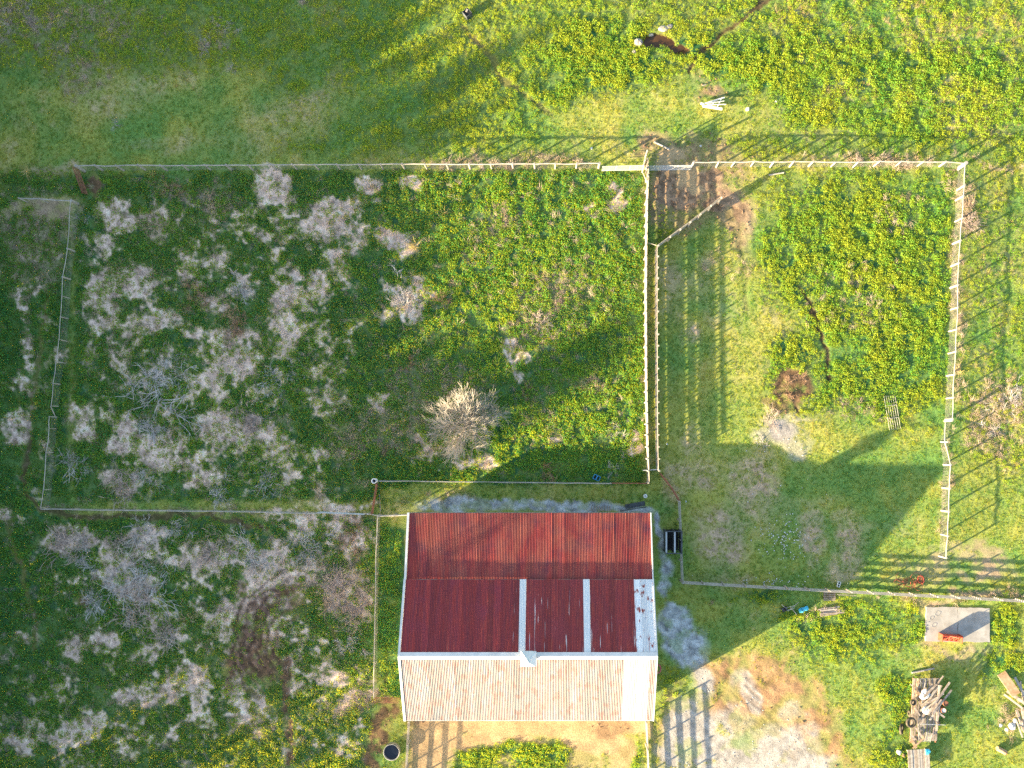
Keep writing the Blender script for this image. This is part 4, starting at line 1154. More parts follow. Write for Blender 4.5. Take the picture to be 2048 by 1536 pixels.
# second heap at the right edge
scrap((2001,1345),.10,(2026,1386),.55,1.0,.10,M['plank_tan'],"broad tan plywood sheet sloping at the top of the right-edge heap")
scrap((2029,1354),.05,(2046,1396),.65,.28,.06,M['post'],"pale board beside the plywood sheet")
scrap((2040,1362),.05,(2040,1398),.6,.16,.06,M['plank'],"narrow upright board right of the plywood sheet")
scrap((2010,1380),.35,(2040,1402),.9,.30,.06,M['plank'],"white plank crossing under the plywood sheet")
scrap((2007,1388),.08,(2034,1410),.8,.2,.06,M['post'],"lower pale plank crossing under the plywood sheet")
scrap((2024,1414),.75,(2046,1460),.08,.28,.06,M['plank'],"long pale plank sloping down through the right-edge heap")
scrap((2036,1410),.7,(2044,1448),.3,.24,.06,M['plank'],"shorter pale plank beside the long sloping one")
rr = random.Random(33)
for k in range(16):
    cx_, cy_ = 2040+rr.uniform(-14,26), 1412+rr.uniform(-26,44); an = math.radians(rr.gauss(-58,30)); L_ = rr.uniform(8,22)
    scrap((cx_+L_*math.cos(an),cy_-L_*math.sin(an)), .06+.02*k, (cx_-L_*math.cos(an),cy_+L_*math.sin(an)), .12+.035*k, rr.uniform(.1,.25), .05, M[rr.choice(['plank','plank_tan','post','darkwood'])],
          "loose board jumbled in the heap at the right edge", "boards in the right-edge heap")
for k,(px,py,r,lab) in enumerate(((2022,1452,.40,"white plastic scrap in the dry grass of the right heap"),(2012,1458,.2,"small white scrap left of the larger plastic"),(2000,1450,.17,"white scrap farthest left of the right heap"),(2028,1440,.25,"white scrap just below the pale planks"))):
    crumple("plastic_scrap",px,py,.12,r,M['litter'],lab,"plastic",40+k,.4)
v = P(2000,1499); t = empty("gas_cylinder", (v.x,v.y,.26), "orange-brown drum with white end lying on grass lower right", "drum", rz=math.radians(-28))
Mx = Matrix.Rotation(math.pi/2,3,'Y')
b = MB(); b.lathe([(.22,-.55),(.26,-.5),(.26,.44)],18,M=Mx); b.lathe([(.001,-.55),(.22,-.55)],18,M=Mx); b.obj("shell", M['plank_tan'], t, smooth=True)
b = MB(); b.lathe([(.27,.44),(.28,.52),(.18,.54)],18,M=Mx); b.obj("rim", M['rust'], t, smooth=True)
b = MB(); b.lathe([(.18,.535),(.001,.55)],18,M=Mx); b.obj("end_cap", M['litter'], t)

# beams poking out under the north eave of the barn
for k in range(8):
    x = 1183+5.2*k; 
    q = at_empty("beam", x, 1018, "dark beam end sticking out under the barn's north eave", "beam", "row of dark beam ends under the north eave")
    bar("timber", q, G(x,1021,.3), G(x,1011.5,.35), .12, .12, M['darkwood'])
q = at_empty("long_pole", 1240, 1014, "long dark pole lying along the gravel at the barn's back right corner", "pole")
bar("shaft", q, G(1240,1021,.4), G(1292,1013,.5), .12, .12, M['dark_iron'], 'cyl')
q = at_empty("sheet_offcut", 1270, 1010, "dark sheet offcut on the gravel behind the barn's right corner", "sheet")
b = MB(); b.box((0,0,.06),(2.2,.5,.03),rz=.18); b.obj("sheet", M['dark_iron'], q)
t = at_empty("pink_rope_coil", 1316, 1337, "coil of pink rope lying against the barn's east wall", "rope")
b = MB(); b.tube([((.25+.02*i/6)*math.cos(i*.7), .8*(.3+.02*i/6)*math.sin(i*.7)*1.6, .04+.005*i) for i in range(30)], .022, 5); b.obj("coil", M['pink'], t)
# small things dropped in the grass
for px,py,r,lab in ((1183,297,.14,"white scrap in grass above the west tube gate"),(1552,203,.12,"tiny white scrap in the sunny grass right of the steel frame"),(1334,888,.1,"white scrap near the alley, shaded grass"),(1372,1003,.1,"white scrap by the top of the grey pen fence"),
                   (1401,292,.12,"pale stick scrap in the shaded paddock"),(768,962,.14,"flat white scrap right of the open barrel"),(878,941,.15,"pale chip on the ground below the bare tree"),(903,948,.14,"brown chip below the bare tree, right one")):
    crumple("litter_scrap",px,py,zat(px,py)+.02,r,M['litter'] if 'brown' not in lab else M['plank_tan'],lab,"scrap",int(px),.4)

# ------------------------------------------------------------------ plants
def rvec(r, s): return Vector((r.gauss(0,s), r.gauss(0,s), r.gauss(0,s)))

def grow(b, r, p, d, L, rad, depth, spread, nch, minr, gravity=0.0, sides=(5,4,3,3,3,3)):
    """a limb with its twigs"""
    pts = [p]; q = p.copy(); dd = d.normalized(); n = 3 if depth > 0 else 2
    for i in range(n):
        dd = (dd + rvec(r, .13) + Vector((0,0,gravity))).normalized()
        q = q + dd*(L/n); pts.append(q.copy())
    b.tube(pts, rad, sides[max(0, min(5, 4-depth))], r1=max(minr, rad*.55))
    if depth == 0: return
    for k in range(nch):
        u = r.uniform(.35, 1.0) if k else 1.0
        i = min(n-1, int(u*n)); base = pts[i] + (pts[i+1]-pts[i])*(u*n-i if i < n else 1)
        side = rvec(r, 1.0); side = (side - dd*side.dot(dd)).normalized()
        nd = (dd*math.cos(spread) + side*math.sin(spread)*r.uniform(.6,1.2)).normalized()
        grow(b, r, base, nd, L*r.uniform(.55,.8), max(minr, rad*r.uniform(.45,.62)), depth-1, spread, nch, minr, gravity, sides)

# the bare tree in the paddock: many stems fanning out of one stool
r = random.Random(5)
tx = P(936, 845)
tree = empty("bare_tree", (tx.x, tx.y, zat(936,845)), "bright bare many-stemmed tree standing alone in the paddock", "tree")
b = MB(); b.tube([(0,0,-.2),(0,0,.35),(.02,.02,.7)], .26, 8, r1=.2); b.obj("trunk", M['bark'], tree, smooth=True)
b = MB()
for k in range(62):
    az = 2.39996*k + r.uniform(-.3,.3); el = math.radians(r.choice([14,26,38,50,62,76])+r.uniform(-7,7))
    d = Vector((math.cos(az)*math.cos(el), math.sin(az)*math.cos(el), math.sin(el)))
    L = 1.95*(1.0+.10*math.sin(az*2)) * r.uniform(.85,1.1)
    grow(b, r, Vector((.12*math.cos(az), .12*math.sin(az), .45)), d, L, .042, 3, .38, 4, .010, .02)
b.obj("crown", M['bark'], tree)

# fans of dead stems; a unit bush is 1 m in radius
def fan_mesh(name, n, seed, mat, height, droop, w, inner=.15, lo=15, hi=80, twigs=2, sector=None):
    """several stools of stems, swept unevenly"""
    r = random.Random(seed); b = MB()
    stools = [(Vector((r.gauss(0,inner*1.3), r.gauss(0,inner*1.3), 0)), r.uniform(0,6.28), r.uniform(.5,1.5), r.uniform(.6,1.1)) for _ in range(5)]
    for k in range(n):
        c, a0, sp, ln = r.choice(stools)
        az = r.gauss(a0, sp)
        p = c + Vector((.10*r.gauss(0,1), .10*r.gauss(0,1), 0))
        el = math.radians(r.uniform(lo, hi)); L = ln*r.uniform(.35,1.05)
        d = Vector((math.cos(az)*math.cos(el), math.sin(az)*math.cos(el), math.sin(el)*height))
        pts = [p.copy()]; curl = r.gauss(0,.5)
        for i in range(4):
            d = (d + Vector((-d.y*curl*.5, d.x*curl*.5, -droop)) + rvec(r,.10)).normalized()
            p = p + d*(L/4); pts.append(p.copy())
        b.tube(pts, w*r.uniform(.6,1.2), 3, r1=w*.4)
        for q in range(twigs):
            i = r.randint(1,3); s = pts[i]; dd = (pts[i+1]-pts[i]).normalized()
            sd = (dd + rvec(r,.5)).normalized()
            b.tube([s, s+sd*L*.16+Vector((0,0,.01)), s+sd*L*.32], w*.65, 3, r1=w*.35)
    return b.mesh(name, mat)
FAN = {}
for s in range(3):
    FAN['grey',s] = fan_mesh("stems", 60, 100+s, M['grey_stem'], .7, .10, .0115, .25, 5, 60, 3)
    FAN['pink',s] = fan_mesh("stems", 75, 110+s, M['pinkish_stem'], .8, .10, .0105, .25, 8, 65, 3)
    FAN['tan',s] = fan_mesh("stems", 50, 120+s, M['tan_stem'], .7, .14, .012, .1, 8, 60, 3)
    FAN['brown',s] = fan_mesh("stems", 90, 130+s, M['brown_stem'], .9, .06, .009, .3, 20, 80, 3)
    FAN['yellow',s] = fan_mesh("stems", 70, 140+s, M['yellow_stem'], .8, .16, .014, .06, 15, 75, 0)
BUSH = [
 (325,792,78,'grey',0,"biggest sprawling thicket of bare grey stems in the overgrown left paddock"),
 (300,850,46,'grey',1,"bare grey stems spilling below the biggest thicket"),
 (340,735,42,'grey',2,"curved grey stems above the biggest thicket"),
 (808,597,50,'grey',1,"dead grey bush on a bare patch in the middle of the paddock"),
 (880,600,24,'brown',0,"brown dead shrub right of the dead grey bush"),
 (425,415,38,'tan',0,"tan weed clump fanning out near the upper left of the paddock"),
 (345,378,26,'brown',1,"brown dry patch of stems just below the north fence"),
 (312,448,28,'tan',1,"tan dead stems left of the big tan clump"),
 (886,426,22,'yellow',0,"straw yellow grass clump right of the pale bare patch"),
 (832,497,26,'yellow',1,"golden grass clump at the lower end of the bare patch"),
 (750,378,16,'pink',0,"small pinkish tuft below the north fence"),
 (306,352,16,'yellow',2,"split yellow stalks against the north fence"),
 (150,1086,52,'pink',0,"round pinkish dead bush at the top left of the lower paddock"),
 (170,1110,40,'grey',0,"blue-grey stems below the round pinkish bush"),
 (228,1082,38,'pink',1,"dead bush next right of the round pinkish bush"),
 (288,1070,40,'grey',2,"grey upright dead bush under the overgrown fence"),
 (352,1058,34,'grey',1,"thin twisted bare stems under the overgrown fence"),
 (292,1160,66,'grey',0,"wide smooth grey dead bush in the lower left paddock"),
 (255,1180,50,'grey',2,"green-shot grey stems left of the wide grey bush"),
 (270,1215,52,'pink',2,"dense pinkish bush below the wide grey bush"),
 (318,1270,44,'pink',1,"swept pinkish stems lowest under the wide grey bush"),
 (190,1200,44,'grey',1,"dark grey stems at the left of the wide grey bush"),
 (375,1235,30,'tan',2,"tan spiky weed right of the wide grey bush"),
 (340,1250,24,'grey',2,"pale forked twigs beside the tan spiky weed"),
 (435,1090,46,'pink',0,"pinkish dead stems above the pale bare ground"),
 (500,1105,46,'grey',0,"grey dead stems at the centre top of the lower paddock"),
 (625,1095,46,'grey',1,"twisted grey shrub left of the barn"),
 (595,1075,28,'grey',2,"curled pale stems beside the twisted grey shrub"),
 (702,1062,36,'brown',2,"brown brush in the corner by the barn fence"),
 (680,1170,42,'pink',1,"pinkish brush against the barn's west fence"),
 (700,1235,38,'pink',2,"second pinkish brush lower along the west fence"),
 (655,1205,36,'tan',0,"tan brush left of the pinkish brush by the fence"),
 (555,1280,26,'tan',1,"uprooted tan shrub lying on the brown earth"),
 (700,1290,34,'grey',1,"grey twigs low along the barn's west fence"),
 (545,765,34,'grey',2,"grey curved stems at the centre of the left paddock"),
 (590,735,26,'grey',0,"upright grey reeds near the paddock's centre"),
 (490,830,44,'pink',0,"pinkish-grey stems below the paddock's centre"),
 (480,580,34,'grey',1,"grey dead clump on the pale thatch"),
 (470,640,40,'brown',0,"dull brown stems at mid-left of the paddock"),
 (395,600,32,'brown',1,"brown stems on thatch left of the grey clump"),
 (150,930,36,'grey',2,"twisted grey twigs near the lower west fence"),
 (240,970,44,'pink',2,"pinkish stems above the overgrown fence"),
 (290,955,34,'grey',0,"fine grey spray among green weeds above the overgrown fence"),
 (440,985,36,'grey',1,"bare stems just above the middle of the overgrown fence"),
 (540,965,34,'grey',2,"grey spray above the overgrown fence, right part"),
 (640,985,30,'tan',2,"tan stems above the silver gate"),
 (720,905,22,'tan',0,"tan clump left of the bare tree, lowest"),
 (675,805,20,'tan',1,"tan seedy clump left of the bare tree, highest"),
 (705,885,26,'tan',2,"orange-tan clump left of the bare tree, middle"),
 (813,733,15,'brown',2,"small upright reddish-brown bush above the bare tree"),
 (770,905,14,'brown',0,"small brown tuft below left of the bare tree"),
 (1075,655,36,'pink',1,"pinkish dry clump in the sunlit part of the paddock"),
 (1120,600,26,'tan',0,"pale curled stems in the sunlit weeds"),
 (1150,655,26,'tan',1,"bent pale stems right of the pinkish dry clump"),
 (1080,560,22,'tan',2,"dry stems high in the sunlit weeds"),
 (1010,440,26,'tan',0,"tan stalks left of centre in the sunlit weeds"),
 (1185,770,22,'tan',1,"dry fan of stems near the alley fence"),
 (1055,790,22,'brown',1,"brown stems right of the bare tree"),
 (1245,870,24,'grey',0,"grey dead spray in the shade near the alley"),
 (1228,935,26,'grey',1,"grey dead stems beside the blue trough"),
 (1100,950,26,'brown',0,"brown dead stems along the thin yard fence"),
 (1590,765,26,'brown',2,"dark red-brown dead patch in the right paddock"),
 (1522,888,17,'grey',2,"pale twig heap at the edge of the grey mound"),
 (1545,840,26,'pink',0,"pinkish twigs at the top of the grey mound"),
 (1918,741,22,'yellow',2,"spiky yellow shrub against the east fence"),
 (1936,420,36,'tan',2,"dense tan brush on the east fence, upper part"),
 (1930,455,34,'pink',1,"dense pale brush on the east fence, lower part"),
 (1920,390,24,'tan',0,"tan brush on the east fence nearest the corner"),
 (2016,800,38,'grey',0,"pale dead stems beyond the east fence"),
 (1985,860,26,'grey',1,"grey dead spray beyond the east fence, lower"),
 (56,345,24,'yellow',0,"pale bare shrub west of the north fence's end"),
 (166,432,18,'grey',2,"grey twigs right of the short west fence"),
 (12,50,26,'pink',0,"pinkish brush in the top left corner"),
 (192,18,22,'tan',1,"tan straw clump at the top edge, left"),
 (60,25,20,'grey',0,"fallen grey stems near the top left corner"),
 (208,70,14,'yellow',1,"orange straw tuft in the shaded top field"),
 (170,130,24,'tan',2,"curved straw stems in the shaded top field"),
 (276,98,10,'grey',1,"small white dead tuft in the shaded top field, left of two"),
 (330,103,9,'grey',2,"small white dead tuft in the shaded top field, right of two"),
 (412,88,18,'grey',0,"grey twiggy weed in the shaded top field"),
 (458,55,20,'grey',1,"curled grey twigs above the grey twiggy weed"),
 (464,140,12,'grey',2,"forked white twig in the shaded top field"),
 (232,245,14,'grey',0,"thin pale twigs above the north fence"),
 (610,8,16,'pink',1,"pinkish straw at the top edge of the field"),
 (1425,1205,10,'tan',0,"dry tuft below the long board fence, left end"),
]
for px, py, rad, kind, var, lab in BUSH:
    rr = rad*S
    o = empty("dead_bush" if kind != 'yellow' else "grass_clump", G(px, py), lab, "bush" if kind != 'yellow' else "grass clump", rz=R_.uniform(0,6.28))
    st = link("stems", FAN[kind, var], o); st.scale = (rr, rr, min(1.6, .35+rr*.42))
    if rad >= 30:
        st = link("stems", FAN[kind, (var+1)%3], o); st.scale = (rr*.7, rr*.75, min(1.4, .3+rr*.35)); st.rotation_euler = (0,0,1.3); st.location = (rr*.25, -rr*.2, 0)
# brush hanging through the north fence
for k in range(9):
    x = 890+33*k; o = empty("dead_bush", G(x, 326+R_.uniform(-5,4)), "pinkish-tan brush growing through the north fence left of the tube gates", "bush", "brush along the north fence left of the gates", R_.uniform(0,6))
    st = link("stems", FAN[['pink','tan'][k%2], k%3], o); st.scale = (1.15, .75, 1.1)
for k in range(8):
    x = 1700+22*k; o = empty("dead_bush", G(x, 318+R_.uniform(-3,4)), "orange-tan brush growing through the north fence on the right", "bush", "brush along the north fence on the right", R_.uniform(0,6))
    st = link("stems", FAN[['tan','pink'][k%2], k%3], o); st.scale = (1.1, .7, 1.0)

# trees west of the place: their long shadows cover the left half
def leafy(seed, Ht, R0, nleaf, bare):
    r = random.Random(seed); b = MB()
    b.tube([(0,0,-.4),(r.uniform(-.1,.1),0,Ht*.3),(r.uniform(-.2,.2),r.uniform(-.2,.2),Ht*.62)], Ht*.02, 7, r1=Ht*.011)
    tm = b.mesh("trunk", M['trunk'], True)
    b = MB()
    for k in range(13):
        u = r.uniform(.16,.62); az = 2.4*k+r.uniform(-.4,.4); el = math.radians(r.uniform(20,65))
        grow(b, r, Vector((0,0,Ht*u)), Vector((math.cos(az)*math.cos(el), math.sin(az)*math.cos(el), math.sin(el))), R0*.62, Ht*.0075, 3, .55, 3, .012, .05)
    lm = b.mesh("branches", M['trunk'])
    b = MB()
    cl = [Vector((r.gauss(0,R0*.45), r.gauss(0,R0*.45), Ht*r.uniform(.10,.97)**1.0)) for _ in range(75)]
    for k in range(nleaf):
        c = r.choice(cl); p = c + rvec(r, R0*.20)
        if p.z < .4: continue
        env = R0*(1.05 if p.z < Ht*.72 else 1.05*max(.25,(1-(p.z/Ht-.72)/.32)))
        if math.hypot(p.x,p.y) > env*1.05: continue
        s = r.uniform(.10,.22); q = Matrix.Rotation(r.uniform(0,6.28),3,Vector((r.gauss(0,1),r.gauss(0,1),r.gauss(0,1))).normalized())
        b.add([p+q@Vector(t_) for t_ in ((-s,-s*.6,0),(s,-s*.5,.02),(s*.9,s*.6,0),(-s*.8,s*.5,-.02))], [(0,1,2,3)])
    cm = b.mesh("crown", M['leaf'])
    return tm, lm, cm
TR = [leafy(300+i, 14.6, 3.6, 9500, False) for i in range(3)]
def shade_tree(px, py, sc_, var, name="shade_tree", leaves=True):
    o = empty(name, P(px, py), "dark leafy tree in the row west of the paddocks", "tree", "trees in the row west of the paddocks", R_.uniform(0,6.28))
    k = sc_
    for nm, me in zip(("trunk","branches","crown"), TR[var]):
        if nm == "crown" and not leaves: continue
        c = link(nm, me, o); c.scale = (1.0+.25*(k-1), 1.0+.25*(k-1), k)
rt = random.Random(12)
for i in range(21):
    py = 130+84*i + rt.uniform(-14,14)
    k = 1.0 + .10*math.sin(i*1.7) + rt.uniform(-.06,.06)
    shade_tree(-215+rt.uniform(-14,14), py, k*(1.12 if i > 13 else (1.0 if i > 4 else .93)), i%3)
for i in range(12):
    shade_tree(-300+rt.uniform(-14,14), 330+118*i, 1.06+rt.uniform(-.1,.1), (i+1)%3)
# two tall bare trees farther off whose branches streak the roof and the upper field
for i, (px, py, k) in enumerate(((-330,1930,1.5),(-420,2100,1.7),(-330,330,1.15),(-300,420,1.2),(-350,560,1.2),(-520,2230,1.8))):
    o = empty("bare_shade_tree", P(px, py), "tall leafless tree beyond the leafy row in the west", "tree", "leafless trees beyond the leafy row in the west", R_.uniform(0,6.28))
    for nm, me in zip(("trunk","branches"), TR[i%3][:2]):
        c = link(nm, me, o); c.scale = (1.5, 1.5, k)

# ------------------------------------------------------------------ ground cover scattered by geometry nodes
def tinted(name, ca_, cb_, cc_=None, trans=.35, rough=.7):
    """colour picked by each plant's own 'tint' value"""
    m, nt, b = mat_new(name, rough, .25)
    a = node(nt, 'ShaderNodeAttribute', attribute_name='tint'); a.attribute_type = 'INSTANCER'
    x = node(nt, 'ShaderNodeValToRGB')
    e = x.color_ramp.elements
    e[0].color = lin(ca_); e[1].color = lin(cb_)
    if cc_ is not None:
        q = x.color_ramp.elements.new(.5); q.color = lin(cc_)
    nt.links.new(a.outputs['Fac'], x.inputs[0])
    nt.links.new(x.outputs[0], b.inputs['Base Color'])
    if trans:
        tr_ = node(nt, 'ShaderNodeBsdfTranslucent'); mx = node(nt, 'ShaderNodeMixShader'); mx.inputs[0].default_value = trans
        wy = node(nt, 'ShaderNodeMix', data_type='RGBA'); wy.inputs[0].default_value = .8 if trans > .3 else 0
        wy.inputs[7].default_value = (.84,.72,.02,1); nt.links.new(x.outputs[0], wy.inputs[6])   # light that has passed a leaf is yellower
        nt.links.new(wy.outputs[2], tr_.inputs[0])
        nt.links.new(b.outputs[0], mx.inputs[1]); nt.links.new(tr_.outputs[0], mx.inputs[2])
        nt.links.new(mx.outputs[0], nt.nodes['Material Output'].inputs[0])
    return m
MW = tinted('weed_leaf', (.012,.21,.075), (.43,.52,.05), (.13,.39,.06), .52)
MG = tinted('grass_blade', (.07,.25,.075), (.43,.39,.13), (.20,.32,.07), .5)
MD = tinted('dry_stem', (.36,.26,.20), (.64,.50,.40), (.50,.385,.30), .15)

def weed_mesh(seed, n, R0, Hh):
    """a dome of small leaves, their faces turned outwards"""
    r = random.Random(seed); b = MB()
    lob = [(r.uniform(0,6.28), r.uniform(.75,1.15)) for _ in range(5)]
    for k in range(n):
        az = r.uniform(0, 2*math.pi); th = math.acos(1-r.random()*.98)
        f = r.uniform(.72,1.06)*(1+.22*math.sin(az*2+lob[0][0])+.14*math.sin(az*3+lob[1][0]))
        c = Vector((math.cos(az)*math.sin(th)*R0*f, math.sin(az)*math.sin(th)*R0*f, Hh*math.cos(th)*f+.02))
        nr = Vector((math.cos(az)*math.sin(th)/R0, math.sin(az)*math.sin(th)/R0, math.cos(th)/Hh)).normalized()
        nr = (nr*.55 + Vector((0,0,.25)) + rvec(r, .62)).normalized()
        t1 = nr.cross(rvec(r, 1)).normalized(); t2 = nr.cross(t1)
        L = R0*r.uniform(.28,.50); w = L*r.uniform(.5,.75)
        b.add([c-t1*L*.5, c+t2*w*.5+nr*.02*R0, c+t1*L*.55-nr*.05*R0, c-t2*w*.5+nr*.02*R0], [(0,1,2),(0,2,3)])
    return b.mesh("weed_leaves", MW)
def tuft_mesh(seed, n, R0, Hh, mat, w=.02):
    r = random.Random(seed); b = MB()
    for k in range(n):
        az = r.uniform(0,6.283); p = Vector((r.gauss(0,R0*.4), r.gauss(0,R0*.4), 0))
        d = Vector((math.cos(az), math.sin(az), 0)); o_ = R0*r.uniform(.2,1.0); h_ = Hh*r.uniform(.5,1.1)
        sd = Vector((-d.y, d.x, 0))*w
        m1 = p+d*o_*.4+Vector((0,0,h_*.8)); e_ = p+d*o_+Vector((0,0,h_*.95))
        b.add([p-sd, p+sd, m1+sd*.8, m1-sd*.8, e_], [(0,1,2,3),(3,2,4)])
    return b.mesh("grass_blades", mat)
def stem_mesh(seed, n, R0, Hh, w=.011, sect=.9, a0=None, mat=None):
    r = random.Random(seed); b = MB(); a0 = r.uniform(0,6.28) if a0 is None else a0
    for k in range(n):
        az = r.gauss(a0, sect); p = Vector((r.gauss(0,.10), r.gauss(0,.10), 0)); L = R0*r.uniform(.5,1.2)
        d = Vector((math.cos(az), math.sin(az), 0)); cv = Vector((-d.y,d.x,0))*r.uniform(-.25,.25)*L
        h_ = Hh*r.uniform(.3,1.1)
        b.tube([p, p+d*L*.35+cv*.3+Vector((0,0,h_*.7)), p+d*L*.7+cv*.7+Vector((0,0,h_)), p+d*L+cv*1.2+Vector((0,0,h_*.8))], w, 3, r1=w*.5)
    return b.mesh("dead_stems", mat or MD)
def clod_mesh(seed):
    r = random.Random(seed); b = MB(); vs=[]; n=6
    for (q,zz) in ((1,-.3),(.95,.4),(.5,.85),(.001,.95)):
        for k in range(n): 
            a=2*math.pi*k/n; j=1+r.uniform(-.25,.25); vs.append((q*j*math.cos(a), q*j*math.sin(a)*.8, zz*.6))
    b.add(vs,[(i*n+k,i*n+(k+1)%n,(i+1)*n+(k+1)%n,(i+1)*n+k) for i in range(3) for k in range(n)])
    return b.mesh("clod", M['soilclod'])

def scatter(name, meshes, px, py, scale, tint, up=0.0, lean=.15, yaw=None):
    """one stuff object: points with instances of the given meshes"""
    n = len(px)
    coll = bpy.data.collections.new(name+"_kinds")
    for k, me in enumerate(meshes):
        coll.objects.link(bpy.data.objects.new(name+"_kind", me))
    zz = gsample(z, px, py) + up
    co = np.stack([(px-NX)*S, (NY-py)*S, zz], -1)
    me = bpy.data.meshes.new(name)
    me.vertices.add(n); me.vertices.foreach_set('co', co.ravel())
    def attr(nm, ty, key, arr):
        a = me.attributes.new(nm, ty, 'POINT'); a.data.foreach_set(key, np.ascontiguousarray(arr).ravel())
    attr('kind_index', 'INT', 'value', NP.integers(0, len(meshes), n).astype(np.int32))
    attr('size', 'FLOAT', 'value', scale.astype(np.float32))
    attr('tint', 'FLOAT', 'value', tint.astype(np.float32))
    rot = np.stack([NP.normal(0,lean,n), NP.normal(0,lean,n), NP.uniform(0,6.283,n) if yaw is None else NP.normal(yaw[0],yaw[1],n)], -1)
    attr('turn', 'FLOAT_VECTOR', 'vector', rot.astype(np.float32))
    for q in meshes:
        me.materials.append(q.materials[0]) if q.materials[0].name not in [x.name for x in me.materials] else None
    o = link(name, me); o['kind'] = 'stuff'
    ng = bpy.data.node_groups.new(name+"_spread", 'GeometryNodeTree')
    ng.interface.new_socket("Geometry", in_out='INPUT', socket_type='NodeSocketGeometry')
    ng.interface.new_socket("Geometry", in_out='OUTPUT', socket_type='NodeSocketGeometry')
    gi = ng.nodes.new('NodeGroupInput'); go = ng.nodes.new('NodeGroupOutput')
    ci = ng.nodes.new('GeometryNodeCollectionInfo'); ci.inputs[0].default_value = coll
    ci.inputs['Separate Children'].default_value = True; ci.inputs['Reset Children'].default_value = True
    ip = ng.nodes.new('GeometryNodeInstanceOnPoints'); ip.inputs['Pick Instance'].default_value = True
    def na(nm, ty):
        x = ng.nodes.new('GeometryNodeInputNamedAttribute'); x.data_type = ty; x.inputs[0].default_value = nm; return x.outputs[0]
    L = ng.links.new
    L(gi.outputs[0], ip.inputs['Points']); L(ci.outputs[0], ip.inputs['Instance'])
    L(na('kind_index','INT'), ip.inputs['Instance Index'])
    L(na('turn','FLOAT_VECTOR'), ip.inputs['Rotation'])
    L(na('size','FLOAT'), ip.inputs['Scale'])
    L(ip.outputs[0], go.inputs[0])
    md = o.modifiers.new("spread", 'NODES'); md.node_group = ng
    return o

def sample(F, n, x0=-150, x1=2200, y0=-150, y1=1690, bias=None):
    px = NP.uniform(x0, x1, n); py = NP.uniform(y0, y1, n)
    k = gsample(F, px, py) > NP.uniform(0, 1, n)
    return px[k], py[k]

keep = 1-np.maximum.reduce([flat, rect(1845,1208,1984,1290,4,0), pond, puddle*1.0])
# broad-leaved weeds; sunlight put into the tint: sunny fields yellower, tree-shaded paddocks greener
sun_tint = np.maximum.reduce([rect(1300,200,2400,1700,20), rect(-260,-260,2400,318,20), rect(740,1440,2400,1700,20)*.8, rect(860,345,1290,1000,80,1)*.45])
def grid_sample(F, g):
    """loosely spaced points, accepted with probability F; g in metres"""
    st = g/S
    X, Y = np.meshgrid(np.arange(-150, 2200, st), np.arange(-150, 1690, st))
    X = (X + (np.arange(X.shape[0])%2)[:,None]*st*.5).ravel(); Y = Y.ravel()
    X = X + NP.uniform(-.5,.5,X.size)*st*1.1; Y = Y + NP.uniform(-.5,.5,Y.size)*st*1.1
    k = gsample(F, X, Y) > NP.uniform(0,1,X.size)
    return X[k], Y[k]
clump = sm(.34,.52,.45*n_sml+.55*fbm(GX,GY,13,31,2))
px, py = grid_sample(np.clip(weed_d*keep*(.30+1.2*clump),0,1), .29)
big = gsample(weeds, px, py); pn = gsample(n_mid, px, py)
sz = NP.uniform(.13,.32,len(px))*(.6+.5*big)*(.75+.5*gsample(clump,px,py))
scatter("weeds", [weed_mesh(i, 34, 1.0, .72) for i in range(6)], px, py, sz, np.clip(.16+.55*gsample(sun_tint,px,py)+.7*(pn-.5)+NP.normal(0,.12,len(px)),0,1), lean=.1)
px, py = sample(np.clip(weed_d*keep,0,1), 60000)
scatter("low_weeds", [weed_mesh(10+i, 20, 1.0, .5) for i in range(3)], px, py, NP.uniform(.07,.17,len(px)), np.clip(.16+.55*gsample(sun_tint,px,py)+.7*(gsample(n_mid,px,py)-.5)+NP.normal(0,.14,len(px)),0,1), lean=.1)
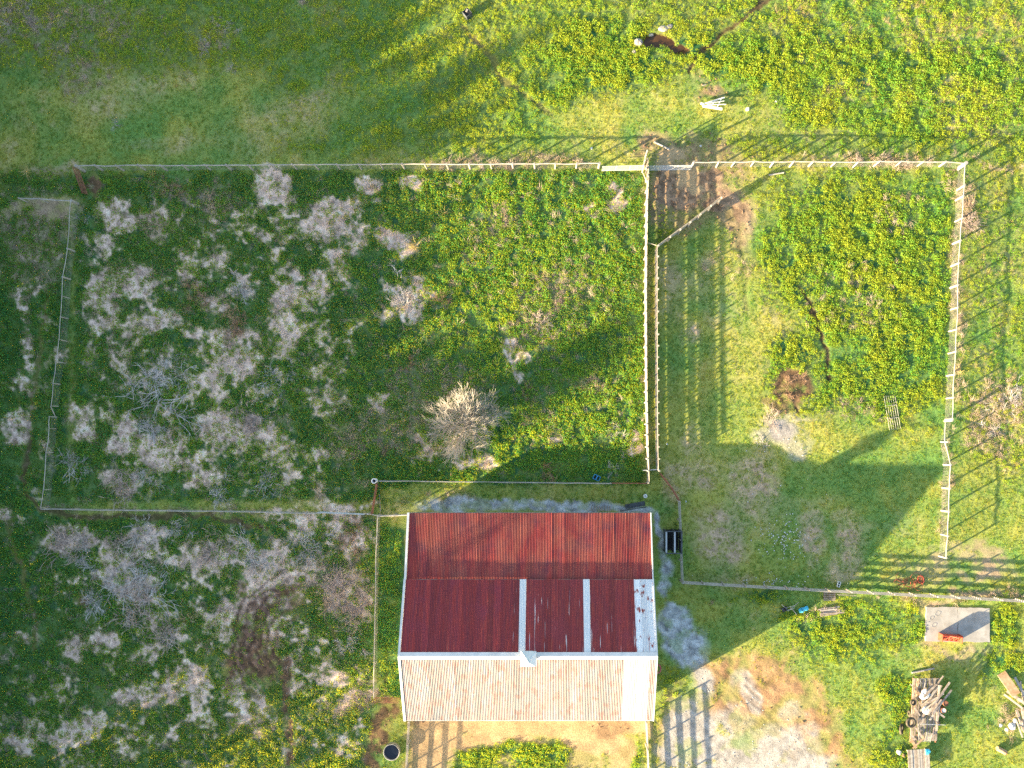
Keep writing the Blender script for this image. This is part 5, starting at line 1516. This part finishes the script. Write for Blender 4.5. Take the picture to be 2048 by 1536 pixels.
# short grass
gd = np.clip((.85-.8*weed_d)*(1-.8*straw_fine)*(1-np.clip(1.5*(bare-straw_fine),0,1))*(1-.6*worn)*keep, 0, 1)
px, py = sample(gd, 230000)
scatter("grass", [tuft_mesh(50+i, 11, .15, .055, MG, .014) for i in range(4)], px, py, NP.uniform(.7,1.5,len(px)), np.clip(.35+1.5*(gsample(n_mid,px,py)-.5)+.5*gsample(thatch,px,py)+NP.normal(0,.22,len(px)),0,1))
# dry standing stems and straw
px, py = sample(np.clip(dryd*keep*(1-.8*np.clip(gravel+palegr+sand,0,1)),0,1), 75000)
scatter("dry_stems", [stem_mesh(80+i, 12, .62, .24, .008) for i in range(6)], px, py, NP.uniform(.5,1.3,len(px)), np.clip(.5+NP.normal(0,.28,len(px)),0,1), 0, .12)
# sun-bleached grass blown over towards the north-east
MY = tinted('bleached_grass', (.34,.27,.10), (.58,.47,.26), (.46,.37,.17), .35)
px, py = sample(np.clip(sundry*.9*keep,0,1), 60000)
scatter("bleached_grass", [stem_mesh(180+i, 7, .42, .12, .013, .25, 0.0, MY) for i in range(5)], px, py, NP.uniform(.5,1.2,len(px)), np.clip(.5+NP.normal(0,.28,len(px)),0,1), 0, .12, (math.radians(48), .3))
# mud clods
px, py = sample(np.clip((mud*.9+browndirt*.55+dirt*.10*(1-palegr))*keep*(1-puddle),0,1), 40000)
scatter("clods", [clod_mesh(i) for i in range(4)], px, py, NP.uniform(.05,.13,len(px)), NP.random(len(px)), 0, .3)
# gravel stones
b = []
px, py = sample(np.clip((gravel*.9+palegr*.35+graymound*.3)*keep,0,1), 60000)
def pebble(seed, mat):
    me = clod_mesh(seed).copy(); me.materials[0] = mat; return me
scatter("gravel", [pebble(20,M['stone']), pebble(21,M['concrete']), pebble(22,M['galv'])], px, py, NP.uniform(.03,.075,len(px)), NP.random(len(px)), 0, .3)
# specks of white litter on the paddock grass
lx = np.concatenate([NP.normal(1570,26,150), NP.uniform(1370,1700,40), NP.normal(1550,30,50)]); ly = np.concatenate([NP.normal(1075,22,150), NP.uniform(900,1170,40), NP.normal(1165,8,50)])
scatter("litter", [pebble(30,M['litter']), pebble(31,M['litter'])], lx, ly, NP.uniform(.03,.09,len(lx)), NP.random(len(lx)), .05, .5)
